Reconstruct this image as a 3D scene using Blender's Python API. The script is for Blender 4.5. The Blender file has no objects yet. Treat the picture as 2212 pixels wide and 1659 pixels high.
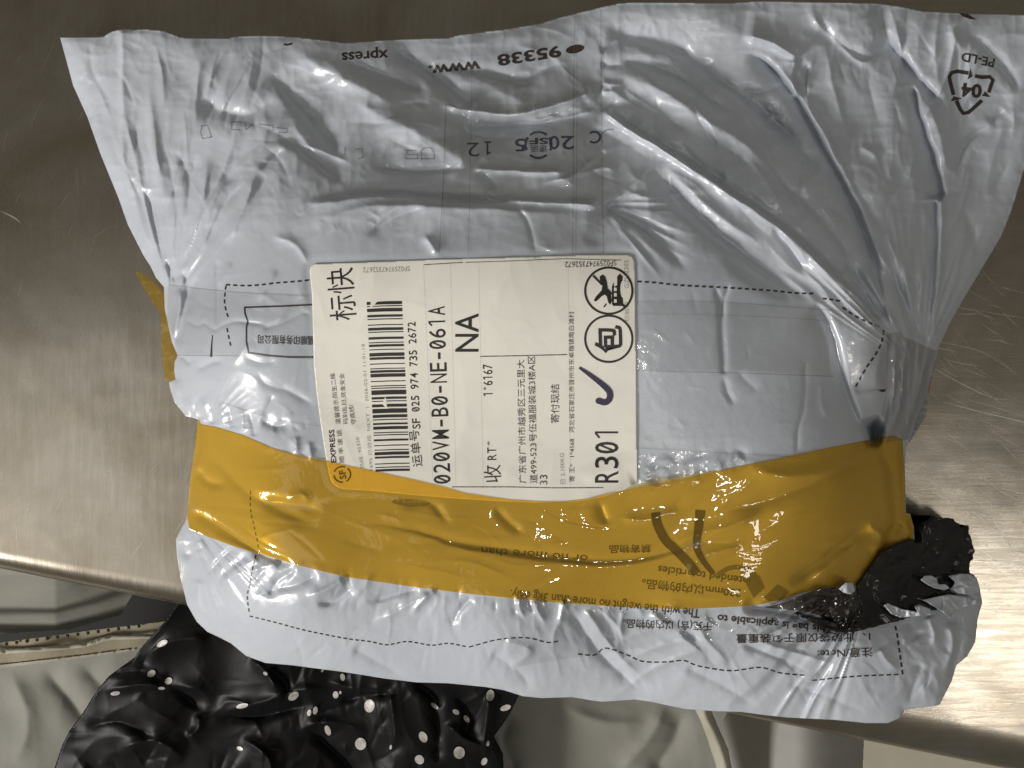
import bpy, bmesh, math, random
import numpy as np

# ------------------------------------------------------------------ camera, world, lamps, exposure
SC = bpy.context.scene
F = 1841.0            # focal length, in the units of the working frame (2212 wide)
CX, CY = 1106.0, 829.5
HC = 0.436            # camera height over the table (m)
cam_d = bpy.data.cameras.new("camera")
cam_d.sensor_width = 36.0
cam_d.lens = 36.0 * F / 2212.0
cam_d.clip_start = 0.01
cam_d.clip_end = 50
cam = bpy.data.objects.new("camera", cam_d)
cam.location = (0, 0, HC)
SC.collection.objects.link(cam)
SC.camera = cam

W = bpy.data.worlds.new("World")
SC.world = W
W.use_nodes = True
bg = W.node_tree.nodes["Background"]
bg.inputs[0].default_value = (1.0, 0.92, 0.78, 1)
bg.inputs[1].default_value = 0.155


def area(name, loc, target, size, power, col, sy=None):
    l = bpy.data.lights.new(name, 'AREA')
    l.energy = power
    l.color = col
    l.size = size
    if sy:
        l.shape = 'RECTANGLE'
        l.size_y = sy
    o = bpy.data.objects.new(name, l)
    o.location = loc
    d = np.array(target) - np.array(loc)
    import mathutils
    o.rotation_euler = mathutils.Vector(d).to_track_quat('-Z', 'Y').to_euler()
    SC.collection.objects.link(o)
    return o


area("ceiling_lamp_overhead", (0.36, -0.40, 2.3), (0.06, -0.06, 0), 0.13, 3.6, (1, 0.97, 0.92), 0.08)
area("ceiling_lamp_right", (1.50, -1.02, 2.3), (0.1, -0.1, 0), 0.34, 6.5, (1, 0.93, 0.84))
area("ceiling_lamp_left", (-2.2, -1.35, 1.15), (0, 0, 0), 0.6, 88, (1, 0.95, 0.90))
area("ceiling_panel", (-1.35, -0.86, 2.0), (-0.1, -0.1, 0), 1.3, 4.5, (1, 0.96, 0.9))
SC.view_settings.view_transform = 'Standard'
SC.view_settings.look = 'None'
SC.view_settings.exposure = 0.0
SC.view_settings.gamma = 1.0

# ------------------------------------------------------------------ helpers
rng = np.random.RandomState(7)


def world(u, v, z):
    """point of the place at height z seen along the direction (u, v)"""
    d = HC - z
    return (u - CX) * d / F, -(v - CY) * d / F, z


def vnoise(x, y, seed):
    """smooth value noise, about -1..1, one cell per unit"""
    r = np.random.RandomState(seed)
    n = 256
    t = r.rand(n, n) * 2 - 1
    xi = np.floor(x).astype(int)
    yi = np.floor(y).astype(int)
    fx = x - xi
    fy = y - yi
    fx = fx * fx * fx * (fx * (fx * 6 - 15) + 10)
    fy = fy * fy * fy * (fy * (fy * 6 - 15) + 10)
    a = t[yi % n, xi % n]
    b = t[yi % n, (xi + 1) % n]
    c = t[(yi + 1) % n, xi % n]
    d = t[(yi + 1) % n, (xi + 1) % n]
    return (a * (1 - fx) + b * fx) * (1 - fy) + (c * (1 - fx) + d * fx) * fy


def smooth(e0, e1, x):
    t = np.clip((x - e0) / (e1 - e0), 0, 1)
    return t * t * (3 - 2 * t)


def crumple(U, V, sc, seed, warp=0.5):
    """ridged, folded noise: sharp creases between flat facets"""
    a = vnoise(U / sc * 0.6 + 9, V / sc * 0.6, seed + 1) * warp
    b = vnoise(U / sc * 0.6, V / sc * 0.6 + 5, seed + 2) * warp
    n1 = vnoise(U / sc + a, V / sc + b, seed + 3)
    n2 = vnoise(U / sc * 1.9 - b * 2, V / sc * 1.9 + a * 2, seed + 4)
    return (0.5 - np.abs(n1)) + 0.5 * (0.4 - np.abs(n2))


def catmull(pts, n=6):
    P = np.array(pts, float)
    if len(P) < 3:
        return P
    Q = np.vstack([2 * P[0] - P[1], P, 2 * P[-1] - P[-2]])
    out = []
    for i in range(1, len(Q) - 2):
        p0, p1, p2, p3 = Q[i - 1], Q[i], Q[i + 1], Q[i + 2]
        for t in np.arange(n) / n:
            out.append(0.5 * ((2 * p1) + (-p0 + p2) * t + (2 * p0 - 5 * p1 + 4 * p2 - p3) * t * t
                              + (-p0 + 3 * p1 - 3 * p2 + p3) * t ** 3))
    out.append(P[-1])
    return np.array(out)


def seg_dist(U, V, P):
    """distance, side and arc parameter of every point against polyline P"""
    best = np.full(U.shape, 1e18)
    side = np.zeros(U.shape)
    par = np.zeros(U.shape)
    L = np.concatenate([[0], np.cumsum(np.hypot(*(P[1:] - P[:-1]).T))])
    tot = max(L[-1], 1e-6)
    for i in range(len(P) - 1):
        ax, ay = P[i]
        dx, dy = P[i + 1] - P[i]
        ll = dx * dx + dy * dy
        if ll < 1e-9:
            continue
        t = np.clip(((U - ax) * dx + (V - ay) * dy) / ll, 0, 1)
        ex = U - ax - t * dx
        ey = V - ay - t * dy
        q = ex * ex + ey * ey
        m = q < best
        best = np.where(m, q, best)
        side = np.where(m, dx * ey - dy * ex, side)
        par = np.where(m, (L[i] + t * math.sqrt(ll)) / tot, par)
    return np.sqrt(best), side, par


def inside(U, V, poly):
    P = np.array(poly, float)
    c = np.zeros(U.shape, bool)
    n = len(P)
    for i in range(n):
        x0, y0 = P[i - 1]
        x1, y1 = P[i]
        if y0 == y1:
            continue
        m = ((y0 > V) != (y1 > V)) & (U < (x1 - x0) * (V - y0) / (y1 - y0) + x0)
        c ^= m
    return c


class Field:
    """a height field over the directions u, v (heights in metres)"""

    def __init__(s, u0, u1, v0, v1, g):
        s.u0, s.v0, s.g = u0, v0, g
        s.us = np.arange(u0, u1 + g, g)
        s.vs = np.arange(v0, v1 + g, g)
        s.U, s.V = np.meshgrid(s.us, s.vs)
        s.Z = np.zeros(s.U.shape)
        s.deep = 0.0

    def copy(s):
        c = Field.__new__(Field)
        c.__dict__.update(s.__dict__)
        c.Z = s.Z.copy()
        return c

    def at(s, u, v):
        u = np.asarray(u, float)
        v = np.asarray(v, float)
        x = np.clip((u - s.u0) / s.g, 0, len(s.us) - 1.001)
        y = np.clip((v - s.v0) / s.g, 0, len(s.vs) - 1.001)
        xi = x.astype(int)
        yi = y.astype(int)
        fx = x - xi
        fy = y - yi
        Z = s.Z
        return (Z[yi, xi] * (1 - fx) + Z[yi, xi + 1] * fx) * (1 - fy) + \
               (Z[yi + 1, xi] * (1 - fx) + Z[yi + 1, xi + 1] * fx) * fy

    def win(s, P, m):
        i0 = max(0, int((P[:, 0].min() - m - s.u0) / s.g))
        i1 = min(len(s.us), int((P[:, 0].max() + m - s.u0) / s.g) + 2)
        j0 = max(0, int((P[:, 1].min() - m - s.v0) / s.g))
        j1 = min(len(s.vs), int((P[:, 1].max() + m - s.v0) / s.g) + 2)
        return slice(j0, j1), slice(i0, i1)

    def fold(s, pts, mm, wr, wl=None, p=1.3, t0=0.25, t1=0.25, wob=0.5):
        """a fold along pts: height mm at the line, falling over wr / wl to its right / left"""
        wl = wr if wl is None else wl
        P = catmull(pts)
        J, I = s.win(P, 4 * max(wr, wl))
        if J.stop <= J.start or I.stop <= I.start:
            return
        U = s.U[J, I]
        V = s.V[J, I]
        if wob:
            sd = int(abs(pts[0][0] * 7 + pts[0][1])) % 999
            k = 30.0
            Uw = U + wob * 3 * vnoise(U / k, V / k, sd)
            Vw = V + wob * 3 * vnoise(U / k + 7, V / k, sd + 1)
        else:
            Uw, Vw = U, V
        d, sg, t = seg_dist(Uw, Vw, P)
        w = np.where(sg > 0, wr, wl)
        e = np.exp(-(d / w) ** (1 + (p - 1) * 0.6))
        tp = np.ones(U.shape)
        if t0 > 0:
            tp *= smooth(0, t0, t)
        if t1 > 0:
            tp *= smooth(0, t1, 1 - t)
        s.Z[J, I] += mm * 0.001 * e * tp * (1 + 0.1 * smooth(620, 480, V) * s.deep)

    def fan(s, a, r0, r1, a0, a1, mm, freq, seed, sharp=True, fall=0.5):
        """folds gathered at the point a and running outwards"""
        P = np.array([[a[0] - r1, a[1] - r1], [a[0] + r1, a[1] + r1]])
        J, I = s.win(P, 0)
        U = s.U[J, I] - a[0]
        V = s.V[J, I] - a[1]
        r = np.hypot(U, V)
        th = np.degrees(np.arctan2(V, U))
        lo, hi = a0, a1
        mid = (lo + hi) / 2
        th = (th - mid + 180) % 360 - 180
        half = (hi - lo) / 2
        q = th * freq + 0.6 * vnoise(r / 160.0, th * 0.05, seed + 3)
        n = vnoise(q + 50, r / 170.0 + 3, seed)
        if sharp:
            n = 0.45 - np.abs(n) * 1.4
        w = smooth(0, 0.2 * half, half - np.abs(th)) * smooth(r0 * 0.5, r0 * 1.6, r) * smooth(0, r1 * fall, r1 - r)
        s.Z[J, I] += mm * 0.001 * n * w * np.minimum(1, (r / (r0 * 4)) ** 0.5)

    def creases(s, poly, n, L, ang, mm, w, seed, spread=22, sharp=1.05):
        """many short straight creases running along the direction ang(u, v)"""
        r = random.Random(seed)
        P = np.array(poly, float)
        x0, y0 = P.min(0)
        x1, y1 = P.max(0)
        k = 0
        while k < n:
            x, y = r.uniform(x0, x1), r.uniform(y0, y1)
            if not inside(np.array([x]), np.array([y]), poly)[0]:
                continue
            k += 1
            a = math.radians(ang(x, y) + r.gauss(0, spread))
            l = r.uniform(*L)
            b = r.uniform(-0.12, 0.12) * l
            ww = r.uniform(*w)
            wb = ww * r.choice((0.35, 0.6, 1.0, 1.6))
            pts = [(x - math.cos(a) * l / 2, y - math.sin(a) * l / 2), (x - math.sin(a) * b, y + math.cos(a) * b),
                   (x + math.cos(a) * l / 2, y + math.sin(a) * l / 2)]
            s.fold(pts, r.choice((-1, 1)) * r.uniform(*mm) * (0.4 + 0.6 * ww / w[1]), ww, wb, sharp, 0.45, 0.45, 0.35)

    def mask(s, poly, soft):
        P = np.array(poly, float)
        J, I = s.win(P, soft * 2)
        m = np.zeros(s.U.shape)
        U = s.U[J, I]
        V = s.V[J, I]
        d, _, _ = seg_dist(U, V, np.vstack([P, P[:1]]))
        ins = inside(U, V, poly)
        m[J, I] = smooth(-soft, soft, np.where(ins, d, -d))
        return m


def blur(Z, n):
    for _ in range(3):
        for ax in (0, 1):
            pad = [(0, 0), (0, 0)]
            pad[ax] = (n + 1, n)
            C = np.cumsum(np.pad(Z, pad, mode='edge'), axis=ax)
            if ax == 0:
                Z = (C[2 * n + 1:] - C[:-2 * n - 1]) / (2 * n + 1)
            else:
                Z = (C[:, 2 * n + 1:] - C[:, :-2 * n - 1]) / (2 * n + 1)
    return Z


def tps(ctrl, f, step=24):
    """thin-plate surface through (u, v, mm) control points, written into field f"""
    C = np.array(ctrl, float)
    X = C[:, :2] / 500.0
    n = len(X)

    def k(r2):
        return np.where(r2 > 0, 0.5 * r2 * np.log(np.maximum(r2, 1e-12)), 0)
    D = ((X[:, None] - X[None]) ** 2).sum(2)
    A = np.zeros((n + 3, n + 3))
    A[:n, :n] = k(D) + np.eye(n) * 0.004
    A[:n, n] = 1
    A[:n, n + 1:] = X
    A[n, :n] = 1
    A[n + 1:, :n] = X.T
    w = np.linalg.solve(A, np.concatenate([C[:, 2], [0, 0, 0]]))
    us = np.arange(f.us[0], f.us[-1] + step, step)
    vs = np.arange(f.vs[0], f.vs[-1] + step, step)
    U, V = np.meshgrid(us / 500.0, vs / 500.0)
    G = w[n] + w[n + 1] * U + w[n + 2] * V
    for i in range(n):
        G += w[i] * k((U - X[i, 0]) ** 2 + (V - X[i, 1]) ** 2)
    x = (f.U - us[0]) / step
    y = (f.V - vs[0]) / step
    xi = np.clip(x.astype(int), 0, len(us) - 2)
    yi = np.clip(y.astype(int), 0, len(vs) - 2)
    fx = x - xi
    fy = y - yi
    G = (G[yi, xi] * (1 - fx) + G[yi, xi + 1] * fx) * (1 - fy) + (G[yi + 1, xi] * (1 - fx) + G[yi + 1, xi + 1] * fx) * fy
    f.Z = blur(G, 6) * 0.001


# ------------------------------------------------------------------ objects
def link(o, parent=None):
    SC.collection.objects.link(o)
    if parent is not None:
        o.parent = parent
    return o


def thing(name, label, cat, loc=(0, 0, 0)):
    o = bpy.data.objects.new(name, None)
    o.empty_display_size = 0.02
    o.location = loc
    o['label'] = label
    o['category'] = cat
    return link(o)


def mesh_obj(name, verts, faces, mat, parent=None, flat=False):
    me = bpy.data.meshes.new(name)
    V = np.asarray(verts, dtype=np.float32)
    if isinstance(faces, np.ndarray) and faces.ndim == 2:
        k = faces.shape[1]
        nf = len(faces)
        me.vertices.add(len(V))
        me.vertices.foreach_set("co", V.ravel())
        me.loops.add(nf * k)
        me.loops.foreach_set("vertex_index", faces.astype(np.int32).ravel())
        me.polygons.add(nf)
        me.polygons.foreach_set("loop_start", (np.arange(nf) * k).astype(np.int32))
        me.update(calc_edges=True)
        me.validate()
    else:
        me.from_pydata([tuple(map(float, v)) for v in V], [], [tuple(int(i) for i in f) for f in faces])
    me.polygons.foreach_set("use_smooth", [not flat] * len(me.polygons))
    me.materials.append(mat)
    me.update()
    o = bpy.data.objects.new(name, me)
    return link(o, parent)


def sheet(name, poly, f, off, mat, parent=None, stride=1, skirt=None, keep=None, thick=None):
    """the part of the height field inside poly as a mesh with a clean edge; skirt = rows that close its side"""
    P = np.array(poly, float)
    J, I = f.win(P, f.g * stride * 2)
    us = f.us[I][::stride]
    vs = f.vs[J][::stride]
    U, V = np.meshgrid(us, vs)
    cu = (U[:-1, :-1] + U[1:, 1:]) / 2
    cv = (V[:-1, :-1] + V[1:, 1:]) / 2
    K = inside(cu, cv, poly)
    ny, nx = U.shape
    idx = np.arange(ny * nx).reshape(ny, nx)
    a = idx[:-1, :-1][K]
    b = idx[:-1, 1:][K]
    c = idx[1:, 1:][K]
    d = idx[1:, :-1][K]
    faces = np.stack([a, d, c, b], 1)
    cnt = np.bincount(faces.ravel(), minlength=ny * nx)
    used = cnt > 0
    bnd = used & (cnt < 4)
    uu = U.ravel().copy()
    vv = V.ravel().copy()
    bi = np.where(bnd)[0]
    C = np.vstack([P, P[:1]])
    best = np.full(len(bi), 1e18)
    nu = uu[bi].copy()
    nv = vv[bi].copy()
    inx = np.zeros(len(bi))
    iny = np.zeros(len(bi))
    area2 = np.sum(C[:-1, 0] * C[1:, 1] - C[1:, 0] * C[:-1, 1])
    sgn = 1 if area2 > 0 else -1
    for i in range(len(C) - 1):
        ax, ay = C[i]
        dx, dy = C[i + 1] - C[i]
        ll = dx * dx + dy * dy
        if ll < 1e-9:
            continue
        t = np.clip(((uu[bi] - ax) * dx + (vv[bi] - ay) * dy) / ll, 0, 1)
        qx = ax + t * dx
        qy = ay + t * dy
        q = (uu[bi] - qx) ** 2 + (vv[bi] - qy) ** 2
        m = q < best
        best = np.where(m, q, best)
        nu = np.where(m, qx, nu)
        nv = np.where(m, qy, nv)
        l = math.sqrt(ll)
        inx = np.where(m, -dy / l * sgn, inx)
        iny = np.where(m, dx / l * sgn, iny)
    uu[bi] = nu
    vv[bi] = nv
    zz = f.at(uu, vv) + off
    x, y, z = world(uu, vv, zz)
    remap = -np.ones(ny * nx, int)
    ui = np.where(used)[0]
    remap[ui] = np.arange(len(ui))
    verts = np.stack([x, y, z], 1)[ui]
    faces = remap[faces]
    if skirt:
        e = np.concatenate([faces[:, [0, 1]], faces[:, [1, 2]], faces[:, [2, 3]], faces[:, [3, 0]]])
        key = np.sort(e, 1)
        h = key[:, 0].astype(np.int64) * 10000000 + key[:, 1]
        _, inv, ct = np.unique(h, return_inverse=True, return_counts=True)
        be = e[ct[inv] == 1]
        bv = np.unique(be)
        back = {}
        pos = -np.ones(len(verts), int)
        pos[bv] = np.arange(len(bv))
        oi = ui[bv]
        lookup = -np.ones(ny * nx, int)
        lookup[bi] = np.arange(len(bi))
        li = lookup[oi]
        ix = np.where(li >= 0, inx[li], 0)
        iy = np.where(li >= 0, -iny[li], 0)      # v runs down, y runs up
        base = verts[bv]
        rows = [base]
        sc_in = np.clip(base[:, 2] / 0.04, 0, 1) ** 1.5
        idrows = [bv]
        allv = [verts]
        n0 = len(verts)
        for (fr, zabs, inw) in skirt:
            r = base.copy()
            r[:, 2] = base[:, 2] * fr + zabs
            r[:, 0] += ix * inw * sc_in
            r[:, 1] += iy * inw * sc_in
            allv.append(r)
            idrows.append(n0 + np.arange(len(bv)))
            n0 += len(bv)
        verts = np.vstack(allv)
        fs = [faces]
        for k in range(len(idrows) - 1):
            A, B = idrows[k], idrows[k + 1]
            fs.append(np.stack([B[pos[be[:, 0]]], B[pos[be[:, 1]]], A[pos[be[:, 1]]], A[pos[be[:, 0]]]], 1))
        faces = np.vstack(fs)
    return mesh_obj(name, verts, faces, mat, parent)


def decal_mesh(name, me2d, f, off, mat, parent, cell=10.0):
    """flat print laid on the height field: me2d is a bmesh in (u, v) units"""
    bm = me2d
    if not bm.verts:
        return None
    us = [v.co.x for v in bm.verts]
    vs = [v.co.y for v in bm.verts]
    if cell:
        for axis, lo, hi in ((0, min(us), max(us)), (1, min(vs), max(vs))):
            k = math.floor(lo / cell) + 1
            while k * cell < hi:
                co = (k * cell, 0, 0) if axis == 0 else (0, k * cell, 0)
                no = (1, 0, 0) if axis == 0 else (0, 1, 0)
                bmesh.ops.bisect_plane(bm, geom=bm.verts[:] + bm.edges[:] + bm.faces[:], plane_co=co, plane_no=no, dist=1e-4)
                k += 1
        bmesh.ops.triangulate(bm, faces=bm.faces[:])
    A = np.array([(v.co.x, v.co.y) for v in bm.verts])
    z = f.at(A[:, 0], A[:, 1]) + off
    x, y, z = world(A[:, 0], A[:, 1], z)
    for i, v in enumerate(bm.verts):
        v.co = (x[i], y[i], z[i])
    for fc in bm.faces:
        fc.smooth = True
    bmesh.ops.recalc_face_normals(bm, faces=bm.faces[:])
    nz = sum(fc.normal.z * fc.calc_area() for fc in bm.faces)
    if nz < 0:
        bmesh.ops.reverse_faces(bm, faces=bm.faces[:])
    me = bpy.data.meshes.new(name)
    bm.to_mesh(me)
    bm.free()
    me.materials.append(mat)
    return link(bpy.data.objects.new(name, me), parent)


def text_bm(body, p0, p1, h, bold=0.0, shear=0.0, gap=1.0):
    """text from p0 to p1 (baseline, u v), h = height of its tallest glyph"""
    c = bpy.data.curves.new('t', 'FONT')
    c.body = body
    c.offset = bold
    c.shear = shear
    c.resolution_u = 3
    c.space_character = gap
    o = bpy.data.objects.new('t', c)
    me = bpy.data.meshes.new_from_object(o)
    bm = bmesh.new()
    bm.from_mesh(me)
    bpy.data.objects.remove(o)
    bpy.data.meshes.remove(me)
    bpy.data.curves.remove(c)
    xs = [v.co.x for v in bm.verts]
    ys = [v.co.y for v in bm.verts]
    x0, x1 = min(xs), max(xs)
    y0, y1 = (min(0, min(ys)), max(ys))
    ybase = min(ys) if min(ys) > -0.3 and any(ord(ch) > 0x2000 for ch in body) else 0.0
    L = math.hypot(p1[0] - p0[0], p1[1] - p0[1])
    rx, ry = (p1[0] - p0[0]) / L, (p1[1] - p0[1]) / L
    ux, uy = ry, -rx              # glyph 'up' on a v-down frame
    sx = L / (x1 - x0)
    sy = h / (y1 - ybase)
    for v in bm.verts:
        a = (v.co.x - x0) * sx
        b = (v.co.y - ybase) * sy
        v.co = (p0[0] + rx * a + ux * b, p0[1] + ry * a + uy * b, 0)
    return bm


def ribbon_bm(pts, w, closed=False, bm=None, widths=None):
    bm = bm or bmesh.new()
    P = np.array(pts, float)
    if closed:
        P = np.vstack([P, P[:1]])
    n = len(P)
    T = np.zeros_like(P)
    T[1:-1] = P[2:] - P[:-2]
    T[0] = P[1] - P[0]
    T[-1] = P[-1] - P[-2]
    if closed:
        T[0] = T[-1] = P[1] - P[-2]
    T /= np.maximum(np.hypot(T[:, 0], T[:, 1]), 1e-9)[:, None]
    N = np.stack([-T[:, 1], T[:, 0]], 1)
    ww = np.full(n, w / 2.0) if widths is None else np.array(widths, float) / 2
    a = [bm.verts.new((*(P[i] + N[i] * ww[i]), 0)) for i in range(n)]
    b = [bm.verts.new((*(P[i] - N[i] * ww[i]), 0)) for i in range(n)]
    for i in range(n - 1):
        bm.faces.new((a[i], a[i + 1], b[i + 1], b[i]))
    return bm


def poly_bm(pts, bm=None):
    bm = bm or bmesh.new()
    bm.faces.new([bm.verts.new((p[0], p[1], 0)) for p in pts])
    return bm


def ell(cx, cy, rx, ry, ang=0, n=20):
    ca, sa = math.cos(math.radians(ang)), math.sin(math.radians(ang))
    return [(cx + rx * math.cos(t) * ca - ry * math.sin(t) * sa, cy + rx * math.cos(t) * sa + ry * math.sin(t) * ca)
            for t in np.linspace(0, 2 * math.pi, n, endpoint=False)]


# ------------------------------------------------------------------ materials
def new_mat(name):
    m = bpy.data.materials.new(name)
    m.use_nodes = True
    nt = m.node_tree
    nt.nodes.clear()
    out = nt.nodes.new('ShaderNodeOutputMaterial')
    return m, nt, out


def N(nt, t, **kw):
    n = nt.nodes.new(t)
    for k, v in kw.items():
        if hasattr(n, k):
            setattr(n, k, v)
        else:
            n.inputs[k.replace('_', ' ')].default_value = v
    return n


def coords(nt, scale=(1, 1, 1), rot=(0, 0, 0)):
    t = nt.nodes.new('ShaderNodeTexCoord')
    m = nt.nodes.new('ShaderNodeMapping')
    m.inputs['Scale'].default_value = scale
    m.inputs['Rotation'].default_value = rot
    nt.links.new(t.outputs['Object'], m.inputs['Vector'])
    return m.outputs[0]


def noise(nt, vec, scale, detail=4, rough=0.55, dist=0.0):
    n = N(nt, 'ShaderNodeTexNoise')
    n.inputs['Scale'].default_value = scale
    n.inputs['Detail'].default_value = detail
    n.inputs['Roughness'].default_value = rough
    n.inputs['Distortion'].default_value = dist
    nt.links.new(vec, n.inputs['Vector'])
    return n.outputs['Fac']


def ramp(nt, fac, stops):
    r = nt.nodes.new('ShaderNodeValToRGB')
    e = r.color_ramp.elements
    while len(e) < len(stops):
        e.new(0.5)
    for i, (p, c) in enumerate(stops):
        e[i].position = p
        e[i].color = (*c, 1) if len(c) == 3 else c
    nt.links.new(fac, r.inputs[0])
    return r.outputs[0]


def maprange(nt, fac, a, b, c, d):
    m = nt.nodes.new('ShaderNodeMapRange')
    for i, v in enumerate((a, b, c, d)):
        m.inputs[i + 1].default_value = v
    nt.links.new(fac, m.inputs[0])
    return m.outputs[0]


def bump(nt, h, strength, dist, prev=None):
    b = nt.nodes.new('ShaderNodeBump')
    b.inputs['Strength'].default_value = strength
    b.inputs['Distance'].default_value = dist
    nt.links.new(h, b.inputs['Height'])
    if prev:
        nt.links.new(prev, b.inputs['Normal'])
    return b.outputs[0]


def sheen_fac(nt, f0):
    """reflectance of a thin film, the same from both sides"""
    lw = nt.nodes.new('ShaderNodeLayerWeight')
    lw.inputs[0].default_value = 0.5
    pw = N(nt, 'ShaderNodeMath', operation='POWER')
    pw.inputs[1].default_value = 4.0
    nt.links.new(lw.outputs['Facing'], pw.inputs[0])
    return maprange(nt, pw.outputs[0], 0, 1, f0, 0.8)


def mat_film():
    m, nt, out = new_mat("poly_film")
    p = N(nt, 'ShaderNodeBsdfPrincipled')
    v = coords(nt)
    c = ramp(nt, noise(nt, v, 14, 5, 0.6), [(0.25, (0.40, 0.435, 0.49)), (0.55, (0.44, 0.475, 0.53)), (0.8, (0.47, 0.50, 0.555))])
    nt.links.new(c, p.inputs['Base Color'])
    nt.links.new(maprange(nt, noise(nt, v, 60, 4, 0.6), 0.3, 0.7, 0.24, 0.36), p.inputs['Roughness'])
    p.inputs['Specular IOR Level'].default_value = 0.5
    b = bump(nt, noise(nt, v, 320, 4, 0.6, 0.6), 0.25, 0.00025)
    b = bump(nt, noise(nt, v, 1800, 2, 0.5), 0.25, 0.00005, b)
    nt.links.new(b, p.inputs['Normal'])
    nt.links.new(p.outputs[0], out.inputs[0])
    return m


def mat_amber():
    m, nt, out = new_mat("amber_tape_film")
    v = coords(nt)
    tr = N(nt, 'ShaderNodeBsdfTransparent')
    tr.inputs[0].default_value = (1.0, 0.755, 0.25, 1)
    df = N(nt, 'ShaderNodeBsdfDiffuse')
    col = ramp(nt, noise(nt, v, 22, 5, 0.6), [(0.3, (0.60, 0.38, 0.045)), (0.7, (0.70, 0.46, 0.075))])
    nt.links.new(col, df.inputs[0])
    mx = N(nt, 'ShaderNodeMixShader')
    mx.inputs[0].default_value = 0.15
    nt.links.new(tr.outputs[0], mx.inputs[1])
    nt.links.new(df.outputs[0], mx.inputs[2])
    gl = N(nt, 'ShaderNodeBsdfGlossy')
    gl.inputs['Roughness'].default_value = 0.02
    fr = sheen_fac(nt, 0.045)
    b = bump(nt, noise(nt, v, 38, 3, 0.55, 1.5), 0.5, 0.0016)
    nt.links.new(b, gl.inputs['Normal'])
    m2 = N(nt, 'ShaderNodeMixShader')
    nt.links.new(fr, m2.inputs[0])
    nt.links.new(mx.outputs[0], m2.inputs[1])
    nt.links.new(gl.outputs[0], m2.inputs[2])
    nt.links.new(m2.outputs[0], out.inputs[0])
    return m


def mat_clear(name, tint, rough, bs, ior=1.45):
    m, nt, out = new_mat(name)
    v = coords(nt)
    tr = N(nt, 'ShaderNodeBsdfTransparent')
    tr.inputs[0].default_value = (*tint, 1)
    gl = N(nt, 'ShaderNodeBsdfGlossy')
    gl.inputs['Roughness'].default_value = rough
    fr = sheen_fac(nt, 0.04 if ior < 1.5 else 0.07)
    b = bump(nt, noise(nt, v, 120, 4, 0.6, 1.0), bs, 0.0008)
    nt.links.new(b, gl.inputs['Normal'])
    m2 = N(nt, 'ShaderNodeMixShader')
    nt.links.new(fr, m2.inputs[0])
    nt.links.new(tr.outputs[0], m2.inputs[1])
    nt.links.new(gl.outputs[0], m2.inputs[2])
    nt.links.new(m2.outputs[0], out.inputs[0])
    return m


def mat_plain(name, c0, c1, rough, ns=40, bstr=0.0, bdist=0.0003, bscale=200, spec=0.5, alpha=1.0, metal=0.0):
    m, nt, out = new_mat(name)
    p = N(nt, 'ShaderNodeBsdfPrincipled')
    v = coords(nt)
    nt.links.new(ramp(nt, noise(nt, v, ns, 5, 0.6), [(0.3, c0), (0.7, c1)]), p.inputs['Base Color'])
    p.inputs['Roughness'].default_value = rough
    p.inputs['Specular IOR Level'].default_value = spec
    p.inputs['Metallic'].default_value = metal
    p.inputs['Alpha'].default_value = alpha
    if bstr:
        nt.links.new(bump(nt, noise(nt, v, bscale, 4, 0.6, 0.4), bstr, bdist), p.inputs['Normal'])
    nt.links.new(p.outputs[0], out.inputs[0])
    return m


def mat_ink(name, col, worn=0.0, ns=900, alpha=1.0):
    """printed ink, broken up where it is worn"""
    m, nt, out = new_mat(name)
    p = N(nt, 'ShaderNodeBsdfPrincipled')
    p.inputs['Base Color'].default_value = (*col, 1)
    p.inputs['Roughness'].default_value = 0.45
    if worn or alpha < 1:
        v = coords(nt)
        a = maprange(nt, noise(nt, v, ns, 3, 0.6), 0.5 - 0.2 * worn - 0.05, 0.55 + 0.1 * worn, alpha * (1 - worn * 0.8), alpha)
        nt.links.new(a, p.inputs['Alpha'])
    nt.links.new(p.outputs[0], out.inputs[0])
    return m


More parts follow.
